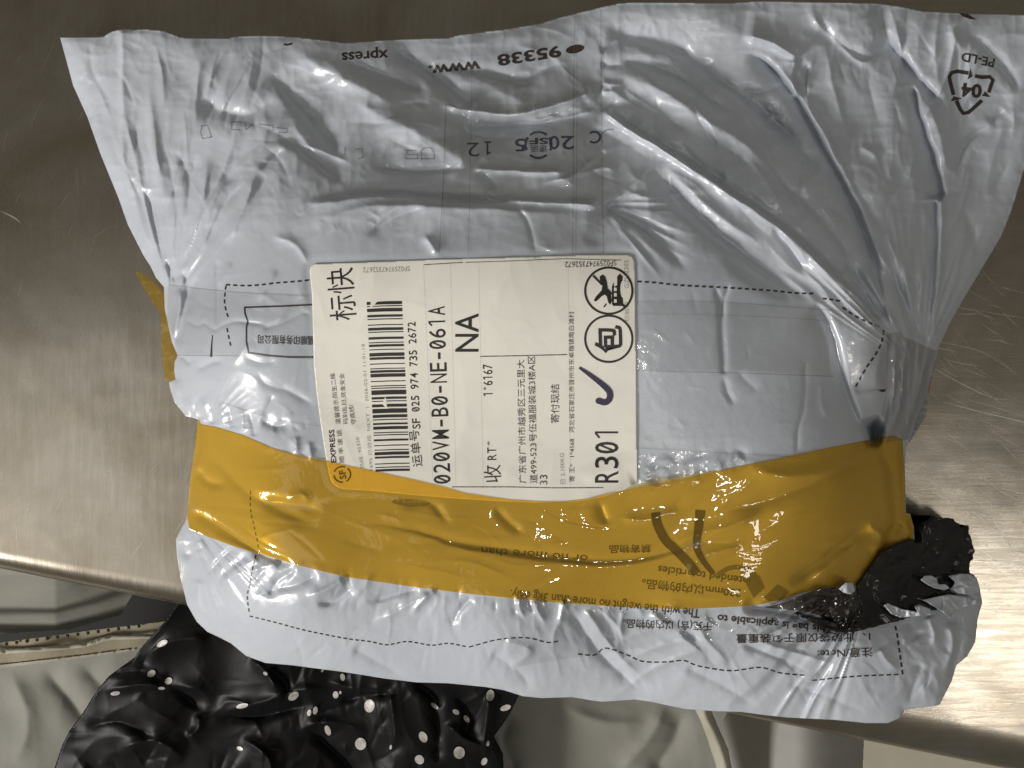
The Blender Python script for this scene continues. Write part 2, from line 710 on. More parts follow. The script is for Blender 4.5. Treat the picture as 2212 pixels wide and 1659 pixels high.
def mat_steel():
    m, nt, out = new_mat("brushed_steel")
    p = N(nt, 'ShaderNodeBsdfPrincipled')
    p.inputs['Metallic'].default_value = 1.0
    v = coords(nt)
    big = noise(nt, v, 7, 5, 0.6, 0.6)
    # brushing direction differs between the left and the right of the table
    st = noise(nt, coords(nt, (7, 0.6, 1), (0, 0, math.radians(28))), 46, 6, 0.72, 0.15)
    st2 = noise(nt, coords(nt, (0.6, 7, 1), (0, 0, math.radians(16))), 46, 6, 0.72, 0.35)
    tc = nt.nodes.new('ShaderNodeTexCoord')
    sx = nt.nodes.new('ShaderNodeSeparateXYZ')
    nt.links.new(tc.outputs['Object'], sx.inputs[0])
    mx = N(nt, 'ShaderNodeMix', data_type='RGBA')
    nt.links.new(maprange(nt, sx.outputs[0], -0.02, 0.08, 0, 1), mx.inputs[0])
    nt.links.new(st, mx.inputs[6])
    nt.links.new(st2, mx.inputs[7])
    streak = mx.outputs[2]
    col = ramp(nt, streak, [(0.3, (0.345, 0.32, 0.275)), (0.5, (0.385, 0.36, 0.315)), (0.7, (0.44, 0.415, 0.37))])
    sm = N(nt, 'ShaderNodeMix', data_type='RGBA', blend_type='MULTIPLY')
    sm.inputs[0].default_value = 1.0
    nt.links.new(col, sm.inputs[6])
    nt.links.new(ramp(nt, noise(nt, v, 11, 6, 0.65, 0.8), [(0.3, (0.70, 0.66, 0.58)), (0.65, (1, 1, 1))]), sm.inputs[7])
    nt.links.new(sm.outputs[2], p.inputs['Base Color'])
    nt.links.new(maprange(nt, streak, 0.3, 0.7, 0.31, 0.23), p.inputs['Roughness'])
    b = bump(nt, noise(nt, v, 9, 3, 0.5, 0.4), 0.30, 0.006)
    b = bump(nt, streak, 0.10, 0.0004, b)
    nt.links.new(b, p.inputs['Normal'])
    nt.links.new(p.outputs[0], out.inputs[0])
    return m


M_FILM = mat_film()
M_AMBER = mat_amber()
M_CLEAR = mat_clear("clear_tape_film", (0.985, 0.985, 0.98), 0.09, 0.25)
M_GLOSS = mat_clear("shiny_clear_tape", (0.985, 0.985, 0.98), 0.03, 0.8, 1.6)
M_SMOKE = mat_clear("smoky_tape_film", (0.24, 0.21, 0.18), 0.10, 0.5, 1.6)
M_PAPER = mat_plain("label_paper", (0.745, 0.735, 0.67), (0.79, 0.78, 0.715), 0.34, 30, 0.3, 0.0006, 60, 0.35)
M_INK = mat_ink("black_print", (0.018, 0.015, 0.014))
M_WORN = mat_ink("worn_print", (0.03, 0.027, 0.025), 0.45)
M_FAINT = mat_ink("faint_print", (0.10, 0.095, 0.09), 0.55, 1400, 0.65)
M_BAGINK = mat_ink("bag_print", (0.03, 0.022, 0.02), 0.12, 500)
M_NAVY = mat_ink("navy_marker_ink", (0.035, 0.025, 0.06))
M_STAMP = mat_ink("blue_stamp_ink", (0.05, 0.05, 0.10), 0.3, 1000, 0.9)
M_GREYP = mat_ink("grey_shadow_print", (0.10, 0.11, 0.12), 0.2, 300, 0.85)
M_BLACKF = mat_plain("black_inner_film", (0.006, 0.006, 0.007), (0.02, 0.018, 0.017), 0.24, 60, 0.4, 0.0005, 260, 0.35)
M_STEEL = mat_steel()
M_RED = mat_plain("red_print", (0.32, 0.02, 0.015), (0.42, 0.03, 0.02), 0.4)
M_SCR = mat_plain("scratch_steel", (0.75, 0.72, 0.66), (0.85, 0.82, 0.76), 0.35, metal=1.0)

# ------------------------------------------------------------------ outline of the bag
BAG = [(130, 81), (172, 80), (200, 80), (224, 79), (239, 69), (263, 63), (290, 64), (315, 63), (354, 67), (391, 81), (421, 82),
       (492, 83), (505, 79), (559, 77), (600, 78), (640, 80), (700, 87), (745, 93), (833, 87), (900, 84), (968, 82), (995, 75), (1086, 64),
       (1130, 57), (1170, 50), (1204, 39), (1241, 30), (1305, 14), (1339, 7), (1369, 5), (1477, 6), (1578, 7), (1638, 2),
       (1682, 3), (1770, 5), (1888, 7), (1938, 13), (1992, 24), (2080, 29), (2212, 32), (2262, 40), (2268, 180), (2240, 300),
       (2212, 367), (2184, 458), (2163, 510), (2140, 549), (2087, 637), (2053, 697), (2026, 755), (2021, 778), (2012, 812),
       (2002, 852), (1995, 872), (1980, 905), (1966, 950), (1957, 965), (1955, 1021), (1957, 1108), (1966, 1110), (1974, 1137),
       (1976, 1171), (1995, 1180), (2050, 1215), (2094, 1237), (2105, 1241), (2110, 1260),
       (2117, 1275), (2122, 1302), (2112, 1336), (2107, 1386), (2090, 1417), (2066, 1437), (2056, 1471), (2039, 1504),
       (2029, 1523), (1990, 1529), (1955, 1533), (1942, 1552), (1918, 1562), (1871, 1562), (1803, 1555), (1702, 1550), (1655, 1545),
       (1601, 1538), (1540, 1536), (1477, 1531), (1406, 1516), (1372, 1511), (1301, 1516), (1278, 1513), (1237, 1506), (1170, 1508),
       (1130, 1504), (1089, 1491), (1049, 1484), (968, 1476), (900, 1474), (833, 1466), (745, 1452), (630, 1437), (573, 1432),
       (532, 1417), (499, 1390), (472, 1376), (448, 1365), (425, 1343), (404, 1306), (391, 1252), (382, 1201), (380, 1164),
       (390, 1144), (401, 1125), (406, 1108), (409, 1044), (421, 970), (428, 906), (414, 902), (401, 899), (393, 888), (377, 869), (367, 839),
       (365, 825), (379, 819), (376, 800), (377, 781), (384, 768), (371, 738), (364, 705), (356, 667), (354, 620), (337, 600),
       (325, 575), (310, 552), (276, 485), (256, 428), (216, 330), (189, 253), (158, 185)]

# ------------------------------------------------------------------ base height of the bag (mm over the table)
CTRL = [(130, 80, 10), (300, 66, 20), (640, 80, 20), (1000, 78, 22), (1370, 5, 26), (1888, 8, 26), (2212, 32, 14), (2262, 200, 10),
        (2212, 367, 9), (2140, 549, 9), (2024, 757, 13), (263, 330, 15), (190, 250, 8), (312, 549, 12), (700, 300, 40), (1150, 240, 36), (1500, 250, 38), (1150, 350, 50), (1500, 370, 52), (1750, 450, 46),
        (1900, 250, 25), (450, 350, 32), (400, 640, 28), (360, 640, 18), (480, 700, 58), (700, 470, 64), (1100, 460, 66), (1500, 490, 64),
        (1720, 680, 60), (1000, 800, 68), (1300, 900, 67), (700, 800, 64), (600, 900, 62), (1600, 850, 65), (1800, 900, 58), 
        (1920, 720, 46), (1835, 840, 48), (1835, 690, 53), (1898, 700, 56), (1900, 820, 49), (1990, 850, 14), (375, 800, 26), (430, 800, 44), (435, 1000, 34), (415, 1100, 28), (500, 1050, 52),
        (700, 1120, 64), (1100, 1150, 66), (1500, 1150, 66), (1800, 1090, 60), (1950, 1050, 36), (400, 1200, 24), (480, 1240, 46),
        (650, 1320, 60), (1100, 1380, 62), (1600, 1400, 60), (1880, 1420, 50), (2020, 1380, 36), (2100, 1340, 22), (500, 1390, 30),
        (640, 1435, 36), (900, 1472, 38), (1300, 1512, 38), (1700, 1548, 38), (1930, 1550, 30), (2030, 1500, 26), (1980, 1230, 28),
        (2100, 1240, 20), (1900, 1300, 40), (1750, 1310, 54)]
f = Field(100, 2290, -20, 1600, 2.5)
f.deep = 1.0
tps(CTRL, f)
U, V = f.U, f.V
# large soft undulation; stronger on the empty mouth of the bag, weak on the stuffed middle
mouth = smooth(560, 380, V)
low = smooth(1230, 1330, V)
f.Z += 0.0028 * vnoise(U / 150 + 3, V / 120, 11) * (0.2 + mouth)
flatm = f.mask([(470, 560), (1780, 600), (1850, 950), (1760, 1010), (600, 930), (470, 860)], 60)
cr = crumple(U, V, 110, 21) * 0.9 + 0.35 * crumple(U, V, 48, 31)
f.Z += 0.0011 * cr * (0.35 + 0.65 * mouth) * (1 - 0.7 * flatm)
f.Z += 0.00016 * crumple(U, V, 26, 41) * (1 - 0.55 * flatm)

# gathered folds
f.fan((372, 660), 30, 620, -112, -48, 1.7, 0.15, 51)
f.fan((372, 660), 20, 260, -112, -55, 1.0, 0.42, 52)
f.fan((1985, 800), 40, 830, -150, -75, 1.2, 0.10, 53, fall=0.6)
f.fan((1985, 800), 30, 380, -150, -60, 2.4, 0.30, 54)
f.fan((1960, 960), 14, 280, -105, -70, 2.2, 0.55, 58)
f.fan((400, 1110), 24, 330, 25, 78, 0.9, 0.30, 55)
f.fan((430, 930), 20, 150, -70, 0, 0.6, 0.35, 59)
f.fan((1880, 1240), 60, 760, 100, 178, 2.0, 0.22, 56, fall=0.7)
f.fan((1300, 445), 12, 220, -50, 60, 1.4, 0.14, 57)

R = f.fold
# ---- mouth, left
R([(263, 63), (264, 200), (265, 330), (275, 410), (330, 560)], 2.2, 5, 40, 1.2, 0.02, 0.1)
R([(580, 145), (623, 199), (674, 253), (745, 350)], -4.0, 20, 26, 1.8)
R([(620, 95), (680, 135), (760, 180), (870, 230)], 4.0, 26, 34, 1.8)
R([(411, 212), (526, 249), (607, 199)], -3.5, 24, 20, 1.8)
R([(590, 297), (650, 320), (745, 398)], -3.0, 10, 30, 1.5)
R([(640, 310), (690, 325), (760, 352)], 1.2, 5, 9, 1.2)
R([(428, 330), (412, 390), (404, 472)], -1.6, 12, 10, 1.4)
R([(450, 340), (436, 430), (410, 520)], 2.0, 12, 16, 1.4)
R([(519, 384), (470, 415), (425, 490), (394, 570)], 2.8, 6, 14, 1.2)
R([(556, 371), (530, 440), (490, 535)], 2.6, 16, 12, 1.4)
R([(559, 367), (585, 345), (617, 320)], -1.8, 5, 9, 1.2)
R([(530, 390), (480, 450), (440, 530)], -2.0, 7, 8, 1.3)
R([(320, 200), (330, 320), (345, 430)], 1.3, 14, 14, 1.5)
R([(290, 250), (296, 360), (330, 470)], -1.3, 12, 10, 1.5)
R([(640, 441), (700, 436), (732, 434), (799, 424), (870, 424), (934, 430), (1018, 438), (1102, 436), (1234, 441), (1305, 446)],
  3.6, 46, 8, 1.2, 0.12, 0.06)
R([(660, 428), (799, 411), (934, 416), (1100, 424), (1290, 430)], -2.2, 8, 22, 1.4)
R([(690, 472), (800, 446), (934, 446), (1100, 455), (1290, 462)], 2.2, 34, 10, 1.5)
R([(585, 505), (640, 532), (668, 572)], 1.6, 5, 9, 1.2)
# ---- mouth, middle
R([(840, 100), (934, 158), (1028, 236)], -4.5, 16, 18, 1.6, 0.2, 0.1)
R([(732, 125), (833, 162), (934, 200)], -3.5, 18, 14, 1.6)
R([(732, 202), (850, 262), (940, 310), (1022, 357)], 4.5, 40, 44, 1.8, 0.2, 0.1)
R([(945, 226), (1028, 241), (1096, 249), (1170, 236), (1291, 199)], 4.0, 9, 22, 1.2, 0.12, 0.08)
R([(960, 262), (1060, 272), (1180, 262), (1290, 226)], -3.0, 20, 10, 1.4)
R([(1120, 262), (1184, 258), (1237, 249), (1298, 236)], 1.6, 4, 12, 1.2)
R([(930, 150), (1035, 152), (1130, 172), (1170, 152), (1220, 135)], -2.6, 9, 16, 1.4)
R([(1040, 180), (1120, 215), (1150, 222)], 2.0, 30, 24, 1.6)
R([(793, 354), (877, 369), (950, 366), (1018, 364)], -2.6, 6, 14, 1.2)
R([(1018, 364), (1045, 367), (1130, 372), (1227, 374)], 1.8, 4, 12, 1.2, 0.1, 0.15)
R([(1035, 404), (1060, 420), (1093, 431), (1200, 438), (1305, 446)], 2.2, 4, 20, 1.2, 0.15, 0.08)
R([(1030, 372), (1060, 395), (1070, 412)], -1.8, 8, 8, 1.3)
R([(1167, 398), (1237, 381), (1270, 355), (1301, 330)], 1.5, 5, 9, 1.2)
R([(1237, 381), (1301, 363), (1335, 372)], 1.1, 4, 7, 1.2)
R([(1110, 440), (1135, 470), (1150, 515), (1164, 560)], -0.9, 5, 3, 1.2)
R([(790, 512), (850, 470), (921, 448)], -1.5, 16, 8, 1.3)
R([(915, 505), (935, 535), (945, 556)], 1.8, 7, 9, 1.3)
for (x0, y0, x1, y1, a) in ((1298, 141, 1352, 140, -1.6), (1298, 199, 1340, 196, 1.5), (1298, 236, 1345, 215, -1.7),
                            (1300, 330, 1345, 300, 1.0), (1300, 445, 1400, 424, -1.0), (1298, 110, 1340, 86, -1.4), (1300, 180, 1350, 182, 1.5)):
    R([(x0, y0), ((x0 + x1) / 2, (y0 + y1) / 2 + 2), (x1, y1)], a, 6, 8, 1.3, 0.1, 0.5)
# ---- mouth, right
R([(1298, 236), (1380, 292), (1477, 350), (1566, 412), (1669, 482), (1770, 566), (1840, 640)], 5.5, 26, 6, 1.15, 0.04, 0.15)
R([(1310, 228), (1388, 282), (1485, 340), (1574, 402), (1677, 470), (1778, 554), (1845, 625)], -3.0, 6, 20, 1.3, 0.1, 0.15)
R([(1301, 84), (1372, 78), (1477, 115), (1567, 178), (1655, 240), (1740, 330)], -5.0, 22, 24, 1.7, 0.1, 0.2)
R([(1320, 160), (1420, 190), (1520, 255), (1620, 320), (1700, 400)], 4.0, 26, 30, 1.8)
R([(1310, 130), (1400, 140), (1477, 170), (1567, 236), (1610, 262)], -4.0, 20, 16, 1.6)
R([(1305, 446), (1380, 490), (1440, 540), (1490, 590)], -3.0, 10, 22, 1.4, 0.05, 0.3)
R([(1397, 348), (1479, 440), (1541, 497), (1633, 568), (1761, 660)], -4.0, 14, 20, 1.5)
R([(1430, 350), (1510, 430), (1570, 480), (1660, 540)], 2.0, 14, 18, 1.6)
R([(1669, 379), (1745, 440), (1848, 563)], -2.0, 14, 14, 1.6)
R([(1812, 512), (1863, 625), (1899, 700)], -3.0, 16, 8, 1.4)
R([(1899, 553), (1950, 640), (1996, 737)], -3.5, 18, 8, 1.4)
R([(1611, 108), (1669, 148), (1702, 189), (1723, 216), (1770, 303), (1820, 394), (1860, 480), (1888, 559), (1905, 640), (1925, 720)],
  -6.5, 30, 7, 1.3, 0.1, 0.1)
R([(1640, 120), (1700, 170), (1745, 235), (1800, 320), (1850, 420)], 2.0, 30, 8, 1.5)
R([(1601, 77), (1655, 88), (1700, 112), (1722, 132)], 4.0, 10, 30, 1.3, 0.2, 0.1)
R([(1717, 128), (1713, 175), (1722, 214)], 2.4, 16, 5, 1.2, 0.1, 0.1)
R([(1745, 130), (1738, 180), (1748, 218)], -1.8, 8, 8, 1.3)
R([(1628, 209), (1669, 256), (1719, 310), (1780, 372)], -4.0, 18, 18, 1.6)
R([(1600, 190), (1640, 200), (1690, 180)], -2.2, 10, 14, 1.4)
R([(1650, 236), (1690, 244)], 1.8, 5, 7, 1.2)
R([(1655, 248), (1698, 266)], 1.8, 5, 7, 1.2)
R([(1760, 34), (1800, 80), (1864, 125), (1905, 91), (1900, 40), (1888, 8)], -4.0, 26, 14, 1.6, 0.15, 0.05)
R([(1740, 20), (1790, 72), (1864, 134), (1912, 96)], 2.5, 10, 16, 1.3)
R([(1905, 60), (1940, 120), (1990, 180), (2045, 240)], -5.0, 28, 10, 1.5)
R([(1969, 179), (1992, 270), (2019, 350), (2035, 431)], -4.5, 24, 6, 1.3, 0.1, 0.05)
R([(1990, 190), (2030, 290), (2048, 380)], 2.2, 20, 12, 1.5)
R([(1999, 421), (2016, 419), (2034, 431)], -1.8, 6, 9, 1.2, 0.2, 0.05)
R([(2020, 432), (2019, 559), (2008, 690), (2000, 755)], -3.0, 22, 4, 1.3, 0.02, 0.1)
R([(2034, 430), (2033, 520), (2028, 620), (2012, 750)], 2.0, 12, 6, 1.3, 0.02, 0.1)
R([(2137, 270), (2100, 295), (2075, 330), (2060, 375)], -2.6, 14, 10, 1.5)
R([(2170, 235), (2135, 265)], -1.6, 7, 10, 1.3)
R([(2083, 62), (2130, 110), (2174, 155), (2205, 200)], -3.0, 10, 20, 1.4)
R([(2120, 20), (2060, 60), (2090, 120)], 1.8, 14, 14, 1.5)
R([(1783, 236), (1807, 320), (1864, 431), (1938, 539)], -1.8, 14, 16, 1.6)
R([(1852, 320), (1870, 322), (1900, 345)], 1.4, 12, 12, 1.4)
R([(2085, 450), (2105, 520), (2108, 560)], -1.6, 10, 14, 1.5)
R([(1662, 482), (1690, 515), (1722, 559), (1745, 600)], -2.2, 8, 12, 1.3)
R([(1680, 495), (1716, 530), (1750, 575)], 2.2, 9, 9, 1.4)
R([(1743, 549), (1780, 580), (1817, 613), (1865, 655), (1908, 705)], 3.6, 16, 6, 1.25, 0.15, 0.1)
R([(1762, 552), (1800, 588), (1822, 612)], -3.2, 8, 10, 1.3)
R([(1822, 612), (1855, 606)], -1.6, 8, 8, 1.3)
R([(1837, 545), (1871, 633), (1915, 720)], -4.0, 12, 18, 1.4)
R([(1860, 560), (1900, 640), (1940, 730)], 3.0, 12, 10, 1.4)
R([(1915, 560), (1950, 650), (1990, 745)], -3.2, 10, 16, 1.4)
R([(1975, 590), (1990, 660), (1998, 745)], -2.0, 6, 10, 1.3)
R([(1820, 575), (1850, 650)], 1.2, 9, 9, 1.4)
# ---- stuffed middle: creases under the clear tape
R([(468, 560), (468, 620), (469, 709)], -1.4, 3.5, 5, 1.2, 0.1, 0.1)
R([(500, 565), (484, 600), (470, 622)], 1.2, 8, 5, 1.3)
R([(398, 687), (426, 704), (440, 699), (462, 714)], -1.1, 3.5, 4, 1.2, 0.2, 0.02, 0.5)
R([(462, 714), (500, 696), (536, 696), (583, 704)], -1.2, 3.5, 4, 1.2, 0.02, 0.25, 0.5)
R([(565, 711), (624, 691), (659, 675), (690, 690)], -1.1, 4, 3, 1.2, 0.1, 0.1, 0.5)
R([(391, 580), (403, 612), (401, 650), (386, 710), (376, 746)], -3.5, 7, 10, 1.25, 0.1, 0.1)
R([(385, 620), (388, 670), (374, 730), (368, 745)], 3.0, 6, 9, 1.2, 0.15, 0.1)
R([(433, 604), (418, 615), (406, 650)], -1.4, 5, 7, 1.2)
R([(358, 560), (370, 590), (378, 612)], -2.6, 5, 9, 1.25)
R([(423, 802), (455, 786), (484, 775)], -1.8, 6, 10, 1.3)
R([(384, 768), (395, 772), (415, 790)], -1.8, 5, 7, 1.3)
R([(553, 800), (573, 829), (620, 842), (684, 879)], -1.1, 9, 6, 1.4)
R([(588, 850), (582, 872), (568, 900)], -0.9, 5, 7, 1.3)
R([(524, 770), (560, 782), (600, 778)], -0.8, 8, 5, 1.3)
R([(600, 580), (575, 620), (556, 655)], 1.3, 7, 7, 1.3)
R([(540, 740), (500, 790)], 0.6, 8, 5, 1.3)
R([(1541, 612), (1556, 660), (1557, 700), (1562, 808)], -1.5, 3.5, 6, 1.2, 0.15, 0.02, 0.5)
R([(1577, 612), (1561, 655), (1558, 690)], -1.3, 5, 3, 1.2, 0.2, 0.1, 0.5)
R([(1562, 808), (1572, 850), (1590, 880)], -0.8, 6, 6, 1.4)
R([(1740, 775), (1736, 876), (1723, 930), (1720, 985)], -0.8, 3, 4, 1.2, 0.1, 0.1, 0.5)
R([(1775, 820), (1775, 870), (1792, 905)], 0.9, 6, 6, 1.3)
R([(1800, 730), (1802, 800), (1798, 850)], -0.9, 4, 6, 1.3)
R([(1590, 800), (1640, 850)], -0.5, 10, 10, 1.4)
# right end of the stuffed part: the film drops into a pocket
R([(1557, 549), (1635, 606), (1720, 650)], -2.4, 10, 16, 1.4)
R([(1760, 650), (1795, 710), (1812, 770), (1828, 840), (1850, 900), (1874, 955)], -5.0, 26, 5, 1.2, 0.1, 0.0, 0.3)
f.Z -= 0.020 * f.mask([(1866, 915), (1893, 905), (1902, 930), (1896, 960), (1882, 960)], 13)
R([(1840, 843), (1880, 840), (1915, 846)], -1.6, 6, 9, 1.3)
R([(1918, 742), (1912, 800), (1915, 870), (1893, 950)], -4.0, 9, 12, 1.3, 0.1, 0.0)
R([(1935, 720), (1932, 800), (1928, 870), (1905, 950)], 2.6, 5, 6, 1.2, 0.1, 0.0)
R([(1958, 720), (1952, 800), (1942, 880), (1915, 955)], 3.2, 7, 6, 1.2, 0.1, 0.0)
R([(1948, 720), (1943, 800), (1930, 900)], -2.6, 4, 4, 1.2)
R([(1975, 760), (1968, 830), (1950, 900), (1935, 950)], -2.2, 4, 5, 1.2)
R([(1990, 770), (1984, 830), (1966, 900), (1950, 950)], 2.0, 5, 5, 1.2)
# film puckers along the tape, left
for i, (x, y) in enumerate([(392, 880), (408, 890), (424, 893), (441, 896), (458, 900), (478, 905), (500, 908), (522, 915), (545, 925)]):
    R([(x - 6, y - 38), (x, y - 8), (x + 3, y + 16)], 1.5 if i % 2 else -1.6, 5, 6, 1.3, 0.4, 0.05)
R([(560, 905), (590, 920), (630, 915)], -2.6, 10, 14, 1.5)
R([(640, 940), (642, 985)], 1.6, 7, 7, 1.4)
R([(668, 950), (672, 1000)], 1.3, 6, 6, 1.4)
def ang_mouth(x, y):
    l = math.degrees(math.atan2(640 - y, 380 - x))
    r = math.degrees(math.atan2(800 - y, 1985 - x))
    if x < 560:
        return l
    if x < 1200:
        return 185 if x % 2 < 1 else 12
    return r


MP = [(160, 100), (500, 100), (1240, 60), (1800, 30), (2190, 60), (2180, 400), (2010, 720), (1900, 640), (1700, 580), (1380, 560), (1300, 530), (700, 540), (480, 600), (340, 560)]
f.creases(MP, 150, (50, 170), ang_mouth, (0.25, 0.9), (4, 13), 201)
f.creases(MP, 130, (20, 60), ang_mouth, (0.10, 0.35), (2.6, 5), 202, 60)
f.creases([(1300, 90), (1900, 60), (2150, 100), (2020, 700), (1900, 640), (1300, 460)], 45, (120, 330), ang_mouth, (0.5, 1.6), (7, 18), 203, 9)
f.creases([(200, 120), (560, 120), (520, 420), (420, 600), (330, 560)], 30, (100, 260), ang_mouth, (0.4, 1.2), (6, 15), 204, 9)
f.creases([(380, 640), (660, 620), (700, 920), (560, 920), (420, 900), (390, 800)], 46, (25, 100), lambda x, y: 90 + (x % 3) * 45, (0.12, 0.5), (3, 7), 205, 40)
f.creases([(1380, 580), (1800, 640), (1850, 900), (1740, 960), (1390, 1030)], 30, (25, 90), lambda x, y: 90 + (x % 3) * 30, (0.06, 0.28), (3, 6), 206, 40)
f.creases([(1379, 985), (1600, 975), (1640, 1010), (1450, 1040), (1379, 1060)], 40, (14, 60), lambda x, y: 60 + (x % 3) * 45, (0.25, 0.9), (3, 7), 207, 40)
f.creases([(600, 900), (690, 910), (690, 1000), (560, 960)], 12, (14, 60), lambda x, y: 90, (0.25, 0.8), (3, 7), 208, 40)


def ang_low(x, y):
    return 135 + (45 - 135) * min(1, max(0, (x - 450) / 1050.0))


LP = [(400, 1170), (560, 1210), (900, 1280), (1300, 1320), (1600, 1330), (1850, 1370), (2080, 1340), (2040, 1480), (1900, 1530), (1400, 1490), (1000, 1450), (560, 1400), (420, 1290)]
f.creases(LP, 110, (40, 150), ang_low, (0.15, 0.6), (4, 11), 211, 18)
f.creases([(420, 1170), (900, 1270), (1300, 1310), (1600, 1320), (1600, 1400), (1300, 1390), (900, 1330), (430, 1240)], 70, (30, 110), ang_low, (0.3, 1.1), (3.5, 9), 212, 14)
f.creases([(1930, 1360), (2090, 1340), (2080, 1400), (2000, 1510), (1930, 1520)], 26, (30, 110), lambda x, y: 95, (0.2, 0.9), (4, 10), 213, 30)
f.creases([(1895, 740), (2010, 760), (1990, 880), (1950, 950), (1905, 950)], 26, (70, 190), lambda x, y: 100, (0.4, 1.6), (2.6, 5), 214, 4)
# ---- lower part
for (pts, a, wr, wl) in (([(505, 1182), (475, 1210), (448, 1244)], -2.4, 5, 8), ([(540, 1195), (500, 1228), (465, 1262)], -1.6, 8, 8),
                         ([(560, 1208), (520, 1225), (480, 1262)], 1.6, 8, 8), ([(640, 1228), (600, 1255), (578, 1296)], -1.8, 5, 9),
                         ([(600, 1215), (570, 1225), (535, 1240)], 2.0, 6, 8), ([(690, 1240), (640, 1262), (590, 1275), (540, 1290)], -2.6, 14, 12),
                         ([(745, 1250), (700, 1275), (660, 1290)], 2.4, 8, 12), ([(760, 1268), (720, 1300), (680, 1305)], -2.6, 12, 8),
                         ([(941, 1272), (915, 1295), (884, 1330)], 2.2, 5, 9), ([(905, 1270), (850, 1285), (790, 1305)], -2.2, 10, 8),
                         ([(930, 1280), (840, 1330), (800, 1345)], 1.6, 8, 10), ([(1020, 1288), (990, 1320), (975, 1355)], -1.6, 6, 8),
                         ([(1120, 1290), (1122, 1315), (1135, 1335)], 1.8, 4, 5), ([(1135, 1290), (1145, 1312), (1152, 1325)], -1.6, 4, 5),
                         ([(1150, 1296), (1165, 1325), (1180, 1350)], 1.6, 5, 7), ([(1218, 1300), (1212, 1330), (1208, 1355)], 1.6, 6, 7),
                         ([(1230, 1318), (1260, 1362), (1305, 1420), (1350, 1460), (1399, 1506)], -3.6, 16, 20),
                         ([(1260, 1310), (1300, 1370), (1345, 1425), (1400, 1480)], 2.6, 18, 12),
                         ([(1290, 1310), (1330, 1350), (1345, 1385)], 1.4, 5, 7), ([(1345, 1318), (1342, 1355), (1348, 1392)], 1.2, 5, 6),
                         ([(1400, 1320), (1440, 1350), (1500, 1395), (1560, 1440)], 1.8, 12, 10),
                         ([(1500, 1345), (1540, 1400), (1580, 1440)], 1.6, 8, 9), ([(1470, 1360), (1520, 1410), (1560, 1450)], -1.6, 8, 9),
                         ([(1628, 1384), (1720, 1412), (1813, 1436)], 1.3, 7, 8), ([(1600, 1388), (1690, 1425), (1760, 1460)], -1.2, 8, 8),
                         ([(1480, 1440), (1560, 1480), (1640, 1530)], -1.4, 14, 14), ([(1700, 1475), (1800, 1510), (1880, 1545)], -1.2, 14, 14),
                         ([(1060, 1410), (1120, 1450), (1150, 1500)], -1.6, 20, 14), ([(760, 1400), (820, 1430), (880, 1470)], -1.6, 16, 14),
                         ([(1600, 1312), (1680, 1322), (1760, 1345), (1850, 1362)], -5.0, 10, 16),
                         ([(1670, 1332), (1730, 1338), (1790, 1352)], 2.4, 8, 14),
                         ([(2068, 1325), (2074, 1380), (2062, 1430), (2054, 1475)], -2.4, 10, 7), ([(2050, 1340), (2058, 1400), (2040, 1450)], 2.0, 9, 9),
                         ([(1990, 1430), (1975, 1480), (1960, 1530)], -1.8, 14, 12), ([(1900, 1400), (1920, 1430), (1945, 1450)], 1.4, 12, 9),
                         ([(2005, 1330), (2018, 1370), (2012, 1400)], 1.8, 8, 8), ([(1960, 1340), (1985, 1385)], -1.6, 12, 12),
                         ([(1090, 1385), (1130, 1395), (1155, 1410)], 1.5, 16, 8), ([(1100, 1440), (1130, 1425), (1160, 1405)], 1.0, 12, 10),
                         ([(430, 1250), (425, 1300), (445, 1345)], 1.4, 14, 10), ([(398, 1170), (400, 1195), (418, 1200)], -3.0, 8, 10),
                         ([(430, 1165), (440, 1185), (432, 1205)], 2.0, 7, 7)):
    R(pts, a, wr, wl, 1.35, 0.12, 0.3)
f.Z += ((0.40 - 0.25 * smooth(700, 500, U)) * (f.Z - blur(f.Z, 5)) + 0.5 * (f.Z - blur(f.Z, 2))) * np.maximum(mouth, 0.6 * low)
tm = f.mask([(400, 915), (650, 1000), (1000, 1078), (1290, 1082), (1470, 1046), (1930, 955), (1960, 1100), (1960, 1170), (1890, 1200), (1840, 1255),
             (1680, 1290), (1480, 1304), (1170, 1290), (740, 1236), (570, 1190), (400, 1130)], 10)
f.Z = f.Z * (1 - 0.85 * tm) + blur(f.Z, 9) * 0.85 * tm
# ---- folds that run through the yellow tape
R([(732, 1127), (850, 1138), (941, 1160), (1001, 1178), (1170, 1203), (1305, 1215), (1406, 1204), (1477, 1181), (1560, 1140), (1640, 1112)],
  -3.2, 2.6, 9, 1.15, 0.45, 0.35, 0.4)
f.creases([(430, 960), (900, 1060), (1300, 1100), (1900, 970), (1930, 1120), (1800, 1230), (1500, 1290), (900, 1240), (430, 1130)], 70, (70, 300), lambda x, y: 8 if x < 1300 else -28, (0.12, 0.55), (3, 10), 221, 16)
R([(415, 1103), (480, 1140), (566, 1196), (640, 1222)], -4.0, 14, 5, 1.2, 0.1, 0.15, 0.4)
R([(1560, 1105), (1635, 1088), (1753, 1041), (1850, 1000), (1898, 977)], -3.0, 14, 10, 1.4)
R([(1600, 1010), (1700, 1030), (1790, 1022), (1860, 1000)], 2.0, 20, 20, 1.6)
R([(1702, 1264), (1750, 1230), (1790, 1201), (1881, 1130)], -4.0, 10, 7, 1.3, 0.2, 0.2, 0.4)
R([(1740, 1258), (1800, 1215), (1880, 1150)], 2.0, 10, 8, 1.4)
R([(1900, 960), (1925, 1020), (1935, 1110), (1940, 1160)], -3.0, 12, 10, 1.4)
R([(1870, 1130), (1905, 1160), (1880, 1200)], 2.4, 12, 12, 1.5)
